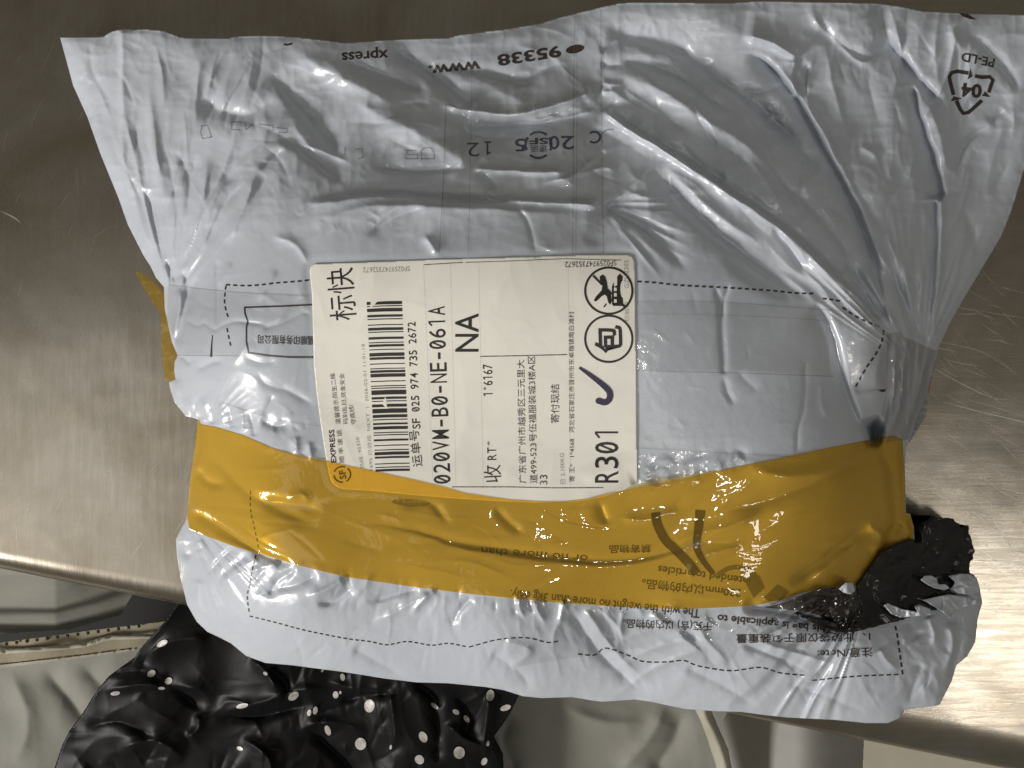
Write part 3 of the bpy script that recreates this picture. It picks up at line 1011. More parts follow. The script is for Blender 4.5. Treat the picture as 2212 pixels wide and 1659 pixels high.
R([(1903, 1200), (1920, 1160), (1945, 1130)], -5, 16, 10, 1.5, 0.1, 0.1)
R([(420, 1010), (450, 1040), (490, 1050)], -2.6, 10, 10, 1.5)
R([(420, 980), (470, 1000), (530, 1060), (600, 1100), (700, 1140)], -1.6, 16, 16, 1.5)
R([(560, 1080), (640, 1090), (700, 1105)], -1.6, 20, 10, 1.5)
R([(860, 1080), (890, 1090), (930, 1086), (960, 1120), (978, 1134)], -1.2, 7, 7, 1.3)
R([(620, 1078), (650, 1068), (672, 1086)], 1.0, 6, 6, 1.3)
R([(1066, 1090), (1082, 1110), (1100, 1130), (1130, 1155)], -1.6, 8, 6, 1.3)
R([(1290, 1066), (1300, 1100), (1315, 1136)], -2.0, 10, 8, 1.3)
R([(1330, 1120), (1400, 1124), (1470, 1100)], 1.3, 8, 10, 1.3)
R([(1430, 1200), (1500, 1160), (1600, 1130), (1650, 1098)], 2.0, 6, 12, 1.25)
R([(1490, 1260), (1500, 1215), (1560, 1190), (1610, 1180)], 1.2, 9, 9, 1.4)

# the label presses its patch of film flat
LABEL = [(669, 585), (671, 576), (679, 570), (800, 566), (950, 560), (1100, 556), (1250, 551), (1355, 550), (1366, 554), (1371, 567),
         (1373, 700), (1375, 850), (1377, 1041), (1345, 1060), (1303, 1074), (1250, 1083), (1168, 1086), (1084, 1083), (1000, 1078), (900, 1070), (800, 1060),
         (745, 1057), (731, 1054), (719, 1045), (713, 1034), (705, 995), (693, 918), (684, 850), (678, 788), (674, 636)]
lm = smooth(0.0, 0.4, f.mask(LABEL, 26))
Zs = blur(f.Z, 14)
f.Z = f.Z * (1 - lm) + Zs * lm
# roll the film over at its rim
C = np.array(BAG + BAG[:1], float)
g2 = Field(100, 2290, -20, 1600, 10)
d, _, _ = seg_dist(g2.U, g2.V, C)
g2.Z = d
rim = g2.at(U, V)
f.Z -= 0.0045 * np.exp(-rim / 10.0) * (1 - 0.5 * mouth)
f.Z = np.maximum(f.Z, 0.003)
f.Z = blur(f.Z, 1) * 0.5 + f.Z * 0.5
print("film height", f.Z.min(), f.Z.max())

# ------------------------------------------------------------------ parcel
parcel = thing("parcel", "crumpled grey plastic courier bag bound with wide yellow tape, white shipping label on top", "parcel")
SK = [(1.0, -0.0010, 0.0), (0.72, 0, 0.0004), (0.4, 0.0004, 0.003), (0.12, 0.0016, 0.009), (0.0, 0.0022, 0.022)]
bag = sheet("mailer_bag", BAG, f, 0.0, M_FILM, parcel, skirt=SK)

# film raised as label
fl = f.copy()
fl.Z = fl.Z + 0.00025 * (1.2 + crumple(U, V, 120, 71)) * lm
R2 = fl.fold
for pts, a in (([(1230, 1000), (1290, 985), (1375, 965)], -0.35), ([(1080, 1050), (1120, 985), (1180, 960)], 0.3),
               ([(1260, 1045), (1290, 1020), (1350, 1010)], 0.35), ([(960, 1040), (990, 960), (1020, 880)], 0.25), ([(1040, 830), (1090, 760), (1150, 700)], 0.2)):
    R2(pts, a, 16, 16, 1.6)
fl.creases([(700, 600), (1350, 580), (1350, 1030), (740, 1010)], 26, (60, 220), lambda x, y: 20 + (x % 3) * 50, (0.08, 0.34), (8, 26), 231, 40)
fl.Z = np.maximum(fl.Z, f.Z + 0.00003)
R2([(1240, 1098), (1300, 1078), (1377, 1048)], 1.6, 16, 16, 1.5, 0.3, 0.1, 0)
label = sheet("shipping_label", LABEL, fl, 0.00022, M_PAPER, parcel, skirt=[(1, -0.0002, 0)])

# yellow tape
TAPE = [(428, 906), (431, 916), (465, 923), (522, 940), (590, 970), (651, 987), (706, 997), (785, 1014), (870, 1032), (940, 1048), (1004, 1066),
        (1050, 1073), (1100, 1080), (1168, 1084), (1219, 1084), (1269, 1078), (1333, 1064), (1389, 1050), (1466, 1036), (1530, 1022), (1595, 1009),
        (1702, 987), (1803, 965), (1904, 945), (1932, 941), (1950, 950), (1954, 1021), (1956, 1108), (1965, 1110), (1974, 1137), (1972, 1171),
        (1940, 1180), (1905, 1194), (1885, 1222), (1864, 1250), (1850, 1263), (1830, 1271), (1790, 1268), (1760, 1274), (1723, 1283), (1682, 1298), (1640, 1306),
        (1601, 1310), (1540, 1313), (1477, 1316), (1400, 1314), (1305, 1309), (1170, 1299), (1035, 1285), (900, 1269), (745, 1246), (640, 1220), (573, 1201),
        (505, 1180), (450, 1160), (409, 1143), (404, 1125), (405, 1100), (409, 1044), (418, 980), (424, 930)]
ft = f.copy()
ft.Z = np.maximum(blur(f.Z, 3), f.Z - 0.0006)
ft.fold([(1215, 1090), (1290, 1076), (1389, 1056), (1480, 1040), (1560, 1022)], 2.2, 24, 30, 1.8, 0.3, 0.3, 0)
ft.Z += 0.00012 * crumple(U, V, 44, 91)
shine = f.mask([(1040, 1085), (1400, 1065), (1640, 1040), (1690, 1120), (1640, 1250), (1400, 1290), (1100, 1260)], 60)
ft.Z += shine * (0.00035 * crumple(U, V, 60, 93) + 0.00003 * vnoise(U / 16, V / 12, 95))
ft.Z = np.maximum(ft.Z, np.maximum(f.Z, fl.Z * (lm > 0.2)) + 0.00005)
tape = sheet("yellow_tape", TAPE, ft, 0.00055, M_AMBER, parcel, skirt=[(1, -0.0006, 0)])
# its loose end at the left
fe = Field(270, 410, 560, 850, 2.5)
fe.Z += 0.008 + 0.001 * crumple(fe.U, fe.V, 30, 5)
fe.Z += 0.00004 * (fe.U - 290)
sheet("yellow_tape_end", [(290, 584), (306, 590), (322, 601), (357, 635), (372, 720), (392, 768), (385, 826), (357, 822), (350, 768), (346, 677), (330, 655), (318, 636)],
      fe, 0.0, M_AMBER, parcel)

# clear tapes
fc = f.copy()
fc.Z = np.maximum(blur(f.Z, 2), f.Z) + 0.00008 * crumple(U, V, 30, 15)
CT = dict(skirt=None)
sheet("clear_tape", [(363, 615), (420, 622), (520, 632), (668, 636), (676, 650), (680, 776), (560, 768), (384, 768), (372, 720), (360, 690)], fc, 0.0003, M_CLEAR, parcel)
sheet("clear_tape", [(1376, 655), (1466, 651), (1600, 656), (1760, 662), (1816, 672), (1822, 812), (1720, 808), (1600, 802), (1466, 799), (1377, 800)], fc, 0.0003, M_CLEAR, parcel)
sheet("clear_tape", [(1378, 985), (1466, 976), (1600, 980), (1745, 985), (1720, 980), (1710, 982), (1600, 1004), (1466, 1032), (1379, 1048)], fc, 0.0003, M_CLEAR, parcel)
sheet("clear_tape", [(963, 225), (1240, 225), (1298, 225), (1303, 549), (1100, 553), (948, 558)], fc, 0.0003, M_CLEAR, parcel)
sheet("clear_tape", [(1012, 60), (1075, 66), (1170, 51), (1228, 36), (1298, 18), (1298, 222), (1240, 222), (1020, 222)], fc, 0.0003, M_CLEAR, parcel)
sheet("clear_tape", [(1822, 600), (1912, 700), (1925, 730), (1915, 840), (1900, 846), (1838, 842), (1824, 700)], fc, 0.0004, M_GLOSS, parcel)
fn = fc.copy()
fn.creases([(1905, 720), (2010, 720), (2005, 860), (1955, 950), (1900, 950)], 50, (60, 190), lambda x, y: 98, (0.3, 1.1), (2.6, 5), 261, 4)
fn.Z = np.maximum(fn.Z, f.Z + 0.0001)
sheet("clear_tape", [(1916, 722), (1945, 716), (1952, 728), (1975, 736), (2000, 748), (2024, 758), (2016, 800), (2000, 860), (1965, 950), (1900, 955), (1914, 845)],
      fn, 0.0006, mat_clear("grey_clear_tape", (0.90, 0.895, 0.885), 0.05, 0.5, 1.6), parcel)
M_EDGE = mat_ink("tape_edge_grey", (0.12, 0.12, 0.115), 0.4, 500, 0.42)  # thin half-clear grey line along the tape edges
for pts, w in (([(963, 225), (957, 400), (948, 556)], 1.4), ([(1020, 64), (1017, 300), (1012, 550)], 1.0), ([(1241, 36), (1239, 300), (1237, 548)], 1.6),
               ([(1247, 40), (1246, 300), (1244, 548)], 1.0), ([(1298, 20), (1300, 300), (1304, 548)], 1.5), ([(1377, 800), (1466, 803), (1600, 806), (1800, 813)], 1.6),
               ([(1377, 652), (1466, 650), (1600, 655), (1816, 672)], 1.0), ([(1377, 678), (1600, 682), (1780, 692)], 0.8), ([(363, 615), (420, 622), (520, 632), (668, 640)], 1.2),
               ([(384, 768), (560, 770), (678, 776)], 1.2), ([(480, 870), (590, 905), (697, 922)], 1.2), ([(1377, 968), (1600, 980), (1745, 990)], 1.1),
               ([(1158, 553), (1164, 560), (1290, 558), (1296, 548)], 1.4)):
    decal_mesh("tape_edge", ribbon_bm(catmull(pts, 6), w), fc, 0.00045, M_EDGE, parcel, 8)
sheet("clear_tape", [(1020, 1290), (1120, 1296), (1305, 1311), (1477, 1318), (1560, 1317), (1600, 1400), (1560, 1450), (1380, 1400), (1120, 1440), (1060, 1350)], fc, 0.0004, M_CLEAR, parcel)

# ---------------- print on the bag
def dashes(pts, dash, gap, w, name="dashed_line", mat=None, fld=None, par=None, off=0.00016):
    P = catmull(pts, 8)
    L = np.concatenate([[0], np.cumsum(np.hypot(*(P[1:] - P[:-1]).T))])
    bm = bmesh.new()
    s = 0.0
    while s + dash < L[-1]:
        q = np.linspace(s, s + dash, 4)
        xs = np.interp(q, L, P[:, 0])
        ys = np.interp(q, L, P[:, 1])
        ribbon_bm(np.stack([xs, ys], 1), w, bm=bm)
        s += dash + gap
    return decal_mesh(name, bm, fld or f, off, mat or M_BAGINK, par or bag, 0)


OB = 0.00018
dashes([(488, 615), (540, 617), (600, 611), (640, 608), (668, 605)], 9, 6.5, 3.6)
dashes([(1377, 608), (1420, 611), (1466, 616), (1560, 621), (1660, 627), (1720, 633), (1760, 634)], 9, 6.5, 3.8)
dashes([(1777, 645), (1797, 647), (1818, 651)], 9, 5.5, 3.8)
dashes([(1820, 664), (1850, 684), (1880, 698), (1908, 710)], 10, 6, 4.2)
dashes([(1909, 713), (1905, 738), (1892, 765), (1871, 795), (1847, 838)], 10, 6, 4.4)
dashes([(488, 617), (486, 632), (485, 653), (489, 674), (496, 693)], 9, 6, 3.4)
dashes([(490, 709), (495, 733), (501, 758)], 9, 6, 3.4)
dashes([(541, 1060), (541, 1100), (549, 1140), (556, 1170), (559, 1191)], 8, 5, 2.2)
dashes([(553, 1199), (545, 1230), (540, 1260), (534, 1289), (539, 1329)], 8, 5, 3)
dashes([(539, 1331), (600, 1346), (660, 1362), (745, 1379), (799, 1386), (836, 1393), (880, 1386), (931, 1394), (968, 1390), (1012, 1398)], 8, 5, 2.6)
dashes([(1013, 1398), (1069, 1383), (1113, 1378), (1146, 1379), (1184, 1388), (1212, 1384)], 10, 5.5, 2.6)
dashes([(1248, 1413), (1285, 1415), (1308, 1400), (1355, 1415), (1389, 1429), (1443, 1430), (1477, 1427), (1510, 1439), (1578, 1449), (1642, 1442), (1686, 1454), (1738, 1459)], 10.5, 5.5, 2.8)
dashes([(1755, 1470), (1837, 1462), (1890, 1459), (1948, 1457)], 10.5, 5.5, 2.8)
dashes([(1950, 1457), (1945, 1420), (1938, 1370), (1933, 1350)], 10, 6, 4)
bm = ribbon_bm([(678, 658), (620, 661), (560, 663), (528, 664)], 3.4)
ribbon_bm([(528, 663), (529, 677), (535, 694), (532, 707), (532, 738), (537, 763)], 3.2, bm=bm)
ribbon_bm([(537, 762), (580, 768), (625, 771.5), (681, 771.5)], 3.4, bm=bm)
decal_mesh("printed_frame", bm, f, OB, M_BAGINK, bag, 6)
decal_mesh("printed_stroke", ribbon_bm([(459, 724), (457, 745), (456, 771)], 3, widths=[2, 3, 5]), f, OB, M_BAGINK, bag, 6)
decal_mesh("printed_mark", poly_bm([(1897, 842), (1914, 840), (1912, 846), (1905, 847)]), f, 0.0007, M_BAGINK, bag, 0)


def btext(body, p0, p1, h, mat=None, bold=0.01, name="printed_text", cell=7.0, off=OB, fld=None, par=None, gap=1.0):
    return decal_mesh(name, text_bm(body, p0, p1, h, bold, gap=gap), fld or f, off, mat or M_BAGINK, par or bag, cell)


btext("福顺印务有限公司", (680, 726), (557, 723), 20, bold=0.012)
btext("95338", (1210, 99), (1073, 120), 24, bold=0.03)
bm = poly_bm(ell(1242, 106, 20, 9, -12))
decal_mesh("printed_phone_symbol", bm, f, OB, M_BAGINK, bag, 6)
btext("www.", (1037, 132), (925, 143), 16, bold=0.03)
btext("xpress", (838, 108), (738, 114), 16, bold=0.02)
decal_mesh("printed_mark", ribbon_bm([(613, 95), (620, 97), (631, 94)], 4), f, OB, M_BAGINK, bag, 6)
decal_mesh("printed_mark", poly_bm([(2071, 28), (2090, 30), (2110, 42), (2095, 41), (2080, 35)]), f, OB, M_BAGINK, bag, 6)
btext("PE-LD", (2150, 127), (2079, 113), 19, bold=0.02)
btext("04", (2122, 184), (2078, 180), 29, bold=0.035)
# recycling arrows
bm = ribbon_bm([(2060, 205), (2053, 178), (2051, 166), (2056, 157), (2068, 154), (2092, 158)], 8)
poly_bm([(2096, 148), (2101, 165), (2090, 172)], bm)
ribbon_bm([(2106, 164), (2122, 167), (2138, 166), (2145, 173), (2140, 186), (2136, 200)], 8, bm=bm)
poly_bm([(2121, 207), (2139, 210), (2128, 197), (2143, 196)][:3], bm)
ribbon_bm([(2121, 317 - 100), (2108, 229), (2092, 243), (2081, 245), (2074, 236), (2066, 217)], 8, bm=bm)
poly_bm([(2054, 219), (2078, 213), (2060, 208)], bm)
decal_mesh("printed_recycling_symbol", bm, f, OB, M_BAGINK, bag, 6)
# date stamp and round seal
btext("2", (1240, 294), (1212, 294), 29, M_STAMP, 0.01)
btext("0", (1208, 294), (1186, 294), 29, M_STAMP, 0.01)
btext("5", (1136, 300), (1112, 300), 27, M_STAMP, 0.01)
_b = ribbon_bm([(1053, 307), (1053, 334)], 4)
ribbon_bm([(1046, 307), (1061, 307)], 3.5, bm=_b)
ribbon_bm([(1053, 333), (1060, 328)], 3.5, bm=_b)
decal_mesh("printed_text", _b, f, OB, M_STAMP, bag, 6)
btext("2", (1036, 308), (1009, 308), 30, M_STAMP, -0.005)
btext("C", (1299, 283), (1274, 283), 27, M_STAMP, 0.01)
bm = bmesh.new()
for a0, a1 in ((-130, -50), (-35, 25), (50, 130), (155, 215)):
    t = np.radians(np.linspace(a0, a1, 12))
    ribbon_bm(np.stack([1163 + 28 * np.cos(t), 313 + 28 * np.sin(t)], 1), 5, bm=bm)
decal_mesh("printed_seal", bm, f, OB, M_STAMP, bag, 6)
btext("SF", (1184, 298), (1144, 298), 14, M_STAMP, 0.03)
btext("速运", (1182, 314), (1146, 314), 15, M_STAMP, 0.01)
# dotted outline letters
for poly in ([(436, 272), (448, 270), (457, 296), (437, 300), (433, 285), (436, 272)], [(499, 264), (500, 280), (520, 281)],
             [(504, 263), (524, 264)], [(530, 265), (531, 281), (545, 268)], [(560, 268), (590, 272), (590, 282)], [(598, 276), (620, 278), (620, 286), (600, 286)],
             [(877, 325), (877, 343), (902, 343), (902, 334), (880, 334), (880, 325), (902, 325)], [(910, 343), (910, 325), (918, 319), (930, 319), (938, 330), (938, 343), (912, 343)],
             [(745, 320), (745, 335)], [(768, 322), (783, 322), (784, 340), (772, 344)], [(1301, 307), (1299, 288), (1312, 280), (1324, 279)]):
    bm = bmesh.new()
    P = np.array(poly, float)
    L = np.concatenate([[0], np.cumsum(np.hypot(*(P[1:] - P[:-1]).T))])
    for s in np.arange(0, L[-1], 4.2):
        x, y = np.interp(s, L, P[:, 0]), np.interp(s, L, P[:, 1])
        poly_bm([(x - 1, y - 1), (x + 1, y - 1), (x + 1, y + 1), (x - 1, y + 1)], bm)
    decal_mesh("dotted_letter", bm, f, OB, M_WORN, bag, 0)
# warning text at the bottom
btext("注意/Note:", (1885, 1398), (1766, 1404), 21)
btext("1、此胶袋仅限于包装重量", (1880, 1366), (1590, 1370), 20)
btext("This bag is applicable to", (1800, 1353), (1550, 1328), 16, bold=0.02)
btext("千克(含) 以内的物品。", (1538, 1341), (1345, 1334), 23)
btext("The with the weight no more than 3kg only.", (1512, 1317), (1103, 1274), 19, bold=0.01)
btext("230mm以内的物品。", (1601, 1272), (1387, 1250), 22)
btext("intended to articles", (1622, 1248), (1422, 1222), 17)
btext("禁寄物品", (1406, 1176), (1316, 1178), 18)
btext("or no more than", (1270, 1200), (1040, 1182), 15)
# dark emblem strokes under the tape
bm = ribbon_bm(catmull([(1416, 1107), (1421, 1135), (1438, 1167), (1458, 1186), (1487, 1216), (1505, 1240)]), 20)
ribbon_bm(catmull([(1513, 1102), (1509, 1140), (1505, 1180), (1518, 1210), (1541, 1240)]), 20, bm=bm, widths=list(np.linspace(22, 10, 25)))
decal_mesh("printed_emblem", bm, f, OB, mat_ink("emblem_print", (0.008, 0.006, 0.005), 0.06, 700), bag, 6)
bm = ribbon_bm(catmull([(1552, 1240), (1575, 1228), (1600, 1226), (1625, 1236), (1640, 1262)]), 10)
poly_bm([(1598, 1236), (1640, 1244), (1652, 1270), (1628, 1292)], bm)
poly_bm([(1650, 1290), (1680, 1262), (1705, 1278), (1690, 1296), (1660, 1300)], bm)
decal_mesh("printed_emblem", bm, f, OB, mat_ink("emblem_print_pale", (0.14, 0.15, 0.14), 0.3, 500, 0.9), bag, 6)
decal_mesh("scuff_mark", poly_bm(ell(888, 1086, 42, 8, 3)), f, OB, mat_ink("scuff", (0.14, 0.15, 0.13), 0.8, 500, 0.7), bag, 6)

# ---------------- print on the shipping label
OL = 0.00034


def lt(body, p0, p1, h, mat=None, bold=0.0, name="printed_text", gap=1.0):
    return decal_mesh(name, text_bm(body, p0, p1, h, bold, gap=gap), fl, OL, mat or M_INK, label, 25)


def slash0(body, p0, p1, h, w=3.0):
    """the bar through each zero of a printed code"""
    bm = bmesh.new()
    n = len(body)
    for i, ch in enumerate(body):
        if ch == '0':
            bm2 = (i + 0.5) / n
            cx = p0[0] + (p1[0] - p0[0]) * bm2
            cy = p0[1] + (p1[1] - p0[1]) * bm2
            L = math.hypot(p1[0] - p0[0], p1[1] - p0[1])
            rx, ry = (p1[0] - p0[0]) / L, (p1[1] - p0[1]) / L
            ux, uy = ry, -rx
            cx += ux * h / 2
            cy += uy * h / 2
            a, b = L / n * 0.22, h * 0.33
            ribbon_bm([(cx - rx * a - ux * b, cy - ry * a - uy * b), (cx + rx * a + ux * b, cy + ry * a + uy * b)], w, bm=bm)
    return bm


def code(body, p0, p1, h, bold=0.0, w=3.0, mat=None):
    """monospaced code: every character in a cell of its own"""
    n = len(body)
    P0, P1 = np.array(p0, float), np.array(p1, float)
    bm = bmesh.new()
    for i, ch in enumerate(body):
        if ch == ' ':
            continue
        k = {'1': (0.22, 0.66), '-': (0.2, 0.8), '*': (0.2, 0.8)}.get(ch, (0.1, 0.9))
        a = P0 + (P1 - P0) * (i + k[0]) / n
        b = P0 + (P1 - P0) * (i + k[1]) / n
        hh = h
        if ch in '-*':
            d = (P1 - P0) / np.hypot(*(P1 - P0))
            up = np.array([d[1], -d[0]])
            if ch == '-':
                ribbon_bm([a + up * h * 0.42, b + up * h * 0.42], w * 1.5, bm=bm)
                continue
            a = a + up * h * 0.5
            b = b + up * h * 0.5
            hh = h * 0.5
        if ch == '1':
            d = (P1 - P0) / np.hypot(*(P1 - P0))
            up = np.array([d[1], -d[0]])
            m = P0 + (P1 - P0) * (i + 0.55) / n
            ribbon_bm([m, m + up * h], w, bm=bm)
            ribbon_bm([m + up * h * 0.98 - d * w * 0.3, m + up * h * 0.80 - d * h * 0.24], w, bm=bm)
            continue
        t = text_bm(ch, a, b, hh, bold)
        me = bpy.data.meshes.new('t')
        t.to_mesh(me)
        t.free()
        bm.from_mesh(me)
        bpy.data.meshes.remove(me)
    z = slash0(body, p0, p1, h, w)
    me = bpy.data.meshes.new('t')
    z.to_mesh(me)
    z.free()
    bm.from_mesh(me)
    bpy.data.meshes.remove(me)
    # slashes and bowls share a plane; keep them a hair apart
    return decal_mesh("printed_code", bm, fl, OL, mat or M_INK, label, 25)


lt("标快", (771, 690), (762, 577), 58, bold=-0.004)
lt("SF0259747352672", (885, 575), (784, 578), 11, M_FAINT)
bars = [(705, 40), (745, 12), (795, 45), (870, 30), (912, 12), (985, 12), (1038, 35), (1078, 12), (1155, 30), (1212, 12), (1250, 30), (1302, 12),
        (1365, 45), (1415, 32), (1485, 12), (1545, 12), (1582, 32), (1632, 45)] + \
       [(y + 1568, w) for y, w in ((140, 12), (200, 12), (228, 12), (283, 60), (355, 30), (395, 12), (452, 38), (520, 58), (587, 38), (632, 12),
                                   (685, 22), (738, 38), (798, 12), (828, 12), (893, 25), (962, 12), (1020, 12), (1065, 40), (1115, 25), (1197, 12), (1242, 12), (1280, 30))]
bm = bmesh.new()
for y, w in bars:
    t = (y - 705) / 2143.0
    yl = 535.4 + y * 0.1685
    x0 = 792 + t * (811 - 792)
    x1 = 868 + t * (885 - 868)
    ribbon_bm([(x0, yl + 1.5), ((x0 + x1) / 2, yl), (x1, yl - 0.5)], max(1.9, w * 0.1685 * 0.96), bm=bm)
decal_mesh("printed_barcode", bm, fl, OL, M_INK, label, 0)
lt("运单号", (913, 1007), (904, 928), 22, bold=-0.004)
code("SF 025 974 735 2672", (908, 927), (897, 694), 17, 0.004, 1.6)
code("020VM-B0-NE-061A", (973, 1047), (960, 659), 36, 0.002, 3.4)
lt("NA", (1033, 760), (1033, 677), 50, bold=0.006)
lt("EXPRESS", (726, 999), (721, 928), 11, bold=0.015)
lt("顺丰速运", (744, 1000), (737, 928), 11, M_WORN, gap=1.4)
lt("温馨提示:陌生二维", (736, 916), (723, 806), 11, M_WORN)
lt("码别乱扫,资金安全", (752, 916), (743, 806), 11, M_WORN)
lt("守底线!", (769, 916), (763, 874), 11, M_WORN)
lt("热线  95338", (787, 1012), (776, 944), 9, M_FAINT)
lt("1695 已验视  NEXT  1  2026-02-01 11:01:18", (806, 1016), (788, 743), 9, M_FAINT)
bm = ribbon_bm([(700, 1042), (703, 1046)], 1)
bm.clear()
for a0, a1, r in ((-160, -70, 17), (-50, 60, 17), (85, 175, 17)):
    t = np.radians(np.linspace(a0, a1, 10))
    ribbon_bm(np.stack([739 + 18 * np.cos(t), 1025 + 17 * np.sin(t)], 1), 3, bm=bm)
decal_mesh("printed_logo_ring", bm, fl, OL, M_INK, label, 0)
lt("SF", (748, 1034), (745, 1015), 14, bold=0.02)
lt("收", (1083, 1041), (1081, 1004), 37, bold=-0.006)
code("RT*", (1072, 995), (1071, 950), 19, 0.002, 2)
code("1*6167", (1064, 857), (1063, 786), 20, 0.002, 2)
lt("广东省广州市越秀区三元里大", (1137, 1044), (1133, 777), 17, M_WORN)
lt("道499-523号伍福服装城3楼A区", (1161, 1044), (1156, 768), 17, M_WORN)
lt("33", (1182, 1047), (1182, 1026), 16, M_WORN)
lt("已 2.100KG", (1221, 1046), (1218, 979), 10, M_FAINT)
lt("寄付现结", (1208, 914), (1208, 830), 19, M_WORN)
lt("寄 王*   1*4568   河北省石家庄市晋州市东卓宿镇南白滩村", (1241, 1041), (1240, 673), 12, M_WORN)
code("R301", (1335, 1046), (1335, 920), 50, 0.004, 4)
lt("SF0259747352672", (1331, 562), (1220, 566), 12, M_WORN)
lt("GZJ12202", (1358, 623), (1357, 562), 9, M_FAINT)
lt("已验视", (1359, 694), (1359, 652), 10, M_FAINT)
for pts, w in (([(915, 572), (980, 568), (1000, 567)], 1.6), ([(1005, 567), (1100, 564), (1220, 559), (1343, 562)], 1.3),
               ([(1037, 770), (1130, 768.5), (1225, 766)], 1.9), ([(976, 1052), (1100, 1052), (1200, 1054), (1303, 1053.5)], 1.8)):
    decal_mesh("printed_rule", ribbon_bm(pts, w), fl, OL, M_WORN, label, 25)
for xa, ya, xb, yb in ((915, 572, 935, 1040), (973, 570, 985, 1050), (1034, 568, 1044, 1050), (1227, 566, 1232, 1050)):
    dashes([(xa, ya), ((xa + xb) / 2, (ya + yb) / 2), (xb, yb)], 2, 3, 0.9, "dotted_rule", M_FAINT, fl, label, OL)
bm = ribbon_bm(catmull([(1251, 794), (1262, 801), (1280, 814), (1303, 832), (1316, 846), (1317, 860), (1308, 869), (1293, 866)], 6), 12,
               widths=list(np.linspace(5, 13, 20)) + [13.5] * 23)
poly_bm(ell(1293, 866, 6.7, 6.7), bm)
decal_mesh("pen_tick", bm, fl, OL + 0.00008, M_NAVY, label, 25)
bm = ribbon_bm(ell(1315, 628, 51, 50, 0, 48), 4.6, True)
decal_mesh("printed_ring", bm, fl, OL, M_INK, label, 25)
bm = ribbon_bm(ell(1315, 732, 51, 50, 0, 48), 4.6, True)
decal_mesh("printed_ring", bm, fl, OL, M_INK, label, 25)


def b2(pts):
    return [(1016.5 + x * 0.1685, 535.4 + y * 0.1685) for x, y in pts]


# no-air-freight pictogram: aeroplane, crate and slash
bm = poly_bm(b2([(1655, 365), (1690, 342), (1725, 365), (1745, 430), (1760, 520), (1800, 560), (1815, 590), (1800, 600), (1810, 680), (1790, 730),
                 (1765, 700), (1745, 620), (1720, 600), (1680, 620), (1620, 680), (1590, 688), (1582, 665), (1610, 620), (1680, 545), (1690, 480), (1660, 420)]))
poly_bm(b2([(1700, 755), (1735, 710), (1745, 728), (1715, 765)]), bm)
poly_bm(b2([(1880, 365), (1912, 330), (1948, 365), (1955, 715), (1990, 745), (1975, 775), (1945, 745), (1830, 745), (1812, 720), (1812, 660), (1812, 500), (1830, 440), (1840, 500), (1878, 480)]), bm)
decal_mesh("printed_pictogram", bm, fl, OL, M_INK, label, 0)
decal_mesh("printed_slash", ribbon_bm(b2([(1570, 355), (1690, 475)]), 4.4), fl, OL + 0.00002, M_INK, label, 0)
bm = bmesh.new()
for yy in (530, 600, 680):
    poly_bm(b2([(1840, yy - 22), (1872, yy - 20), (1874, yy + 22), (1838, yy + 24)]), bm)
decal_mesh("pictogram_window", bm, fl, OL + 0.00004, M_PAPER, label, 0)
lt("包", (1345, 762), (1343, 702), 60, bold=0.022)

# ---------------- torn black film with a painted gap-shade tail, crumpled flaps at the lower right
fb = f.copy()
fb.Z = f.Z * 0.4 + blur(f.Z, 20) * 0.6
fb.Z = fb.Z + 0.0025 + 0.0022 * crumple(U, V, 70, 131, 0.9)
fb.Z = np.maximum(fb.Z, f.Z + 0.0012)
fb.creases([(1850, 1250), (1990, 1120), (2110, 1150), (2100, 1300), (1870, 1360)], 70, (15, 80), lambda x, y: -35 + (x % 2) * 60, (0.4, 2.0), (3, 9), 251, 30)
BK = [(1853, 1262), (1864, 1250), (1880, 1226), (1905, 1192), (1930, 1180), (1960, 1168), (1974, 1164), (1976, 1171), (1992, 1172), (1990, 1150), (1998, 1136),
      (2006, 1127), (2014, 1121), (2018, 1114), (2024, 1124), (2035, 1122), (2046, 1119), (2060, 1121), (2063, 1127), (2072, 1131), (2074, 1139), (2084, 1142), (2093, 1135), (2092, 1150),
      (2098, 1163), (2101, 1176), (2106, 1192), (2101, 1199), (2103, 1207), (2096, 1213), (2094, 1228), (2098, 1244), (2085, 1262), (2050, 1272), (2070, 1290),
      (2055, 1312), (2010, 1320), (1975, 1330), (1940, 1342), (1905, 1350), (1872, 1358), (1845, 1367), (1812, 1366), (1780, 1357), (1750, 1342), (1720, 1328), (1756, 1334), (1800, 1344), (1850, 1346), (1862, 1320), (1856, 1290)]  # the left tail is a black strip painting the shade in the gap
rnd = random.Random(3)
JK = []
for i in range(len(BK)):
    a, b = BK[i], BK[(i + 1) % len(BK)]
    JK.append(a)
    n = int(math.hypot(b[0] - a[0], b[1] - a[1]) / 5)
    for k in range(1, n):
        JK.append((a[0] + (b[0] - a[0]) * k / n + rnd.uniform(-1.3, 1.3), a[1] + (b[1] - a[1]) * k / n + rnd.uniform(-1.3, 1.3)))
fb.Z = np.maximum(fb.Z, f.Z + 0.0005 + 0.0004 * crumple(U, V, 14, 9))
lin = sheet("torn_lining_and_gap_shade", JK, fb, 0.001, M_BLACKF, parcel, skirt=[(0.97, -0.001, 0.0003), (0.6, 0, 0.004), (0.1, 0.001, 0.012)])
fw = fb.copy()
fw.Z = fb.Z + 0.0040 + 0.0022 * crumple(U, V, 24, 151, 1.0)
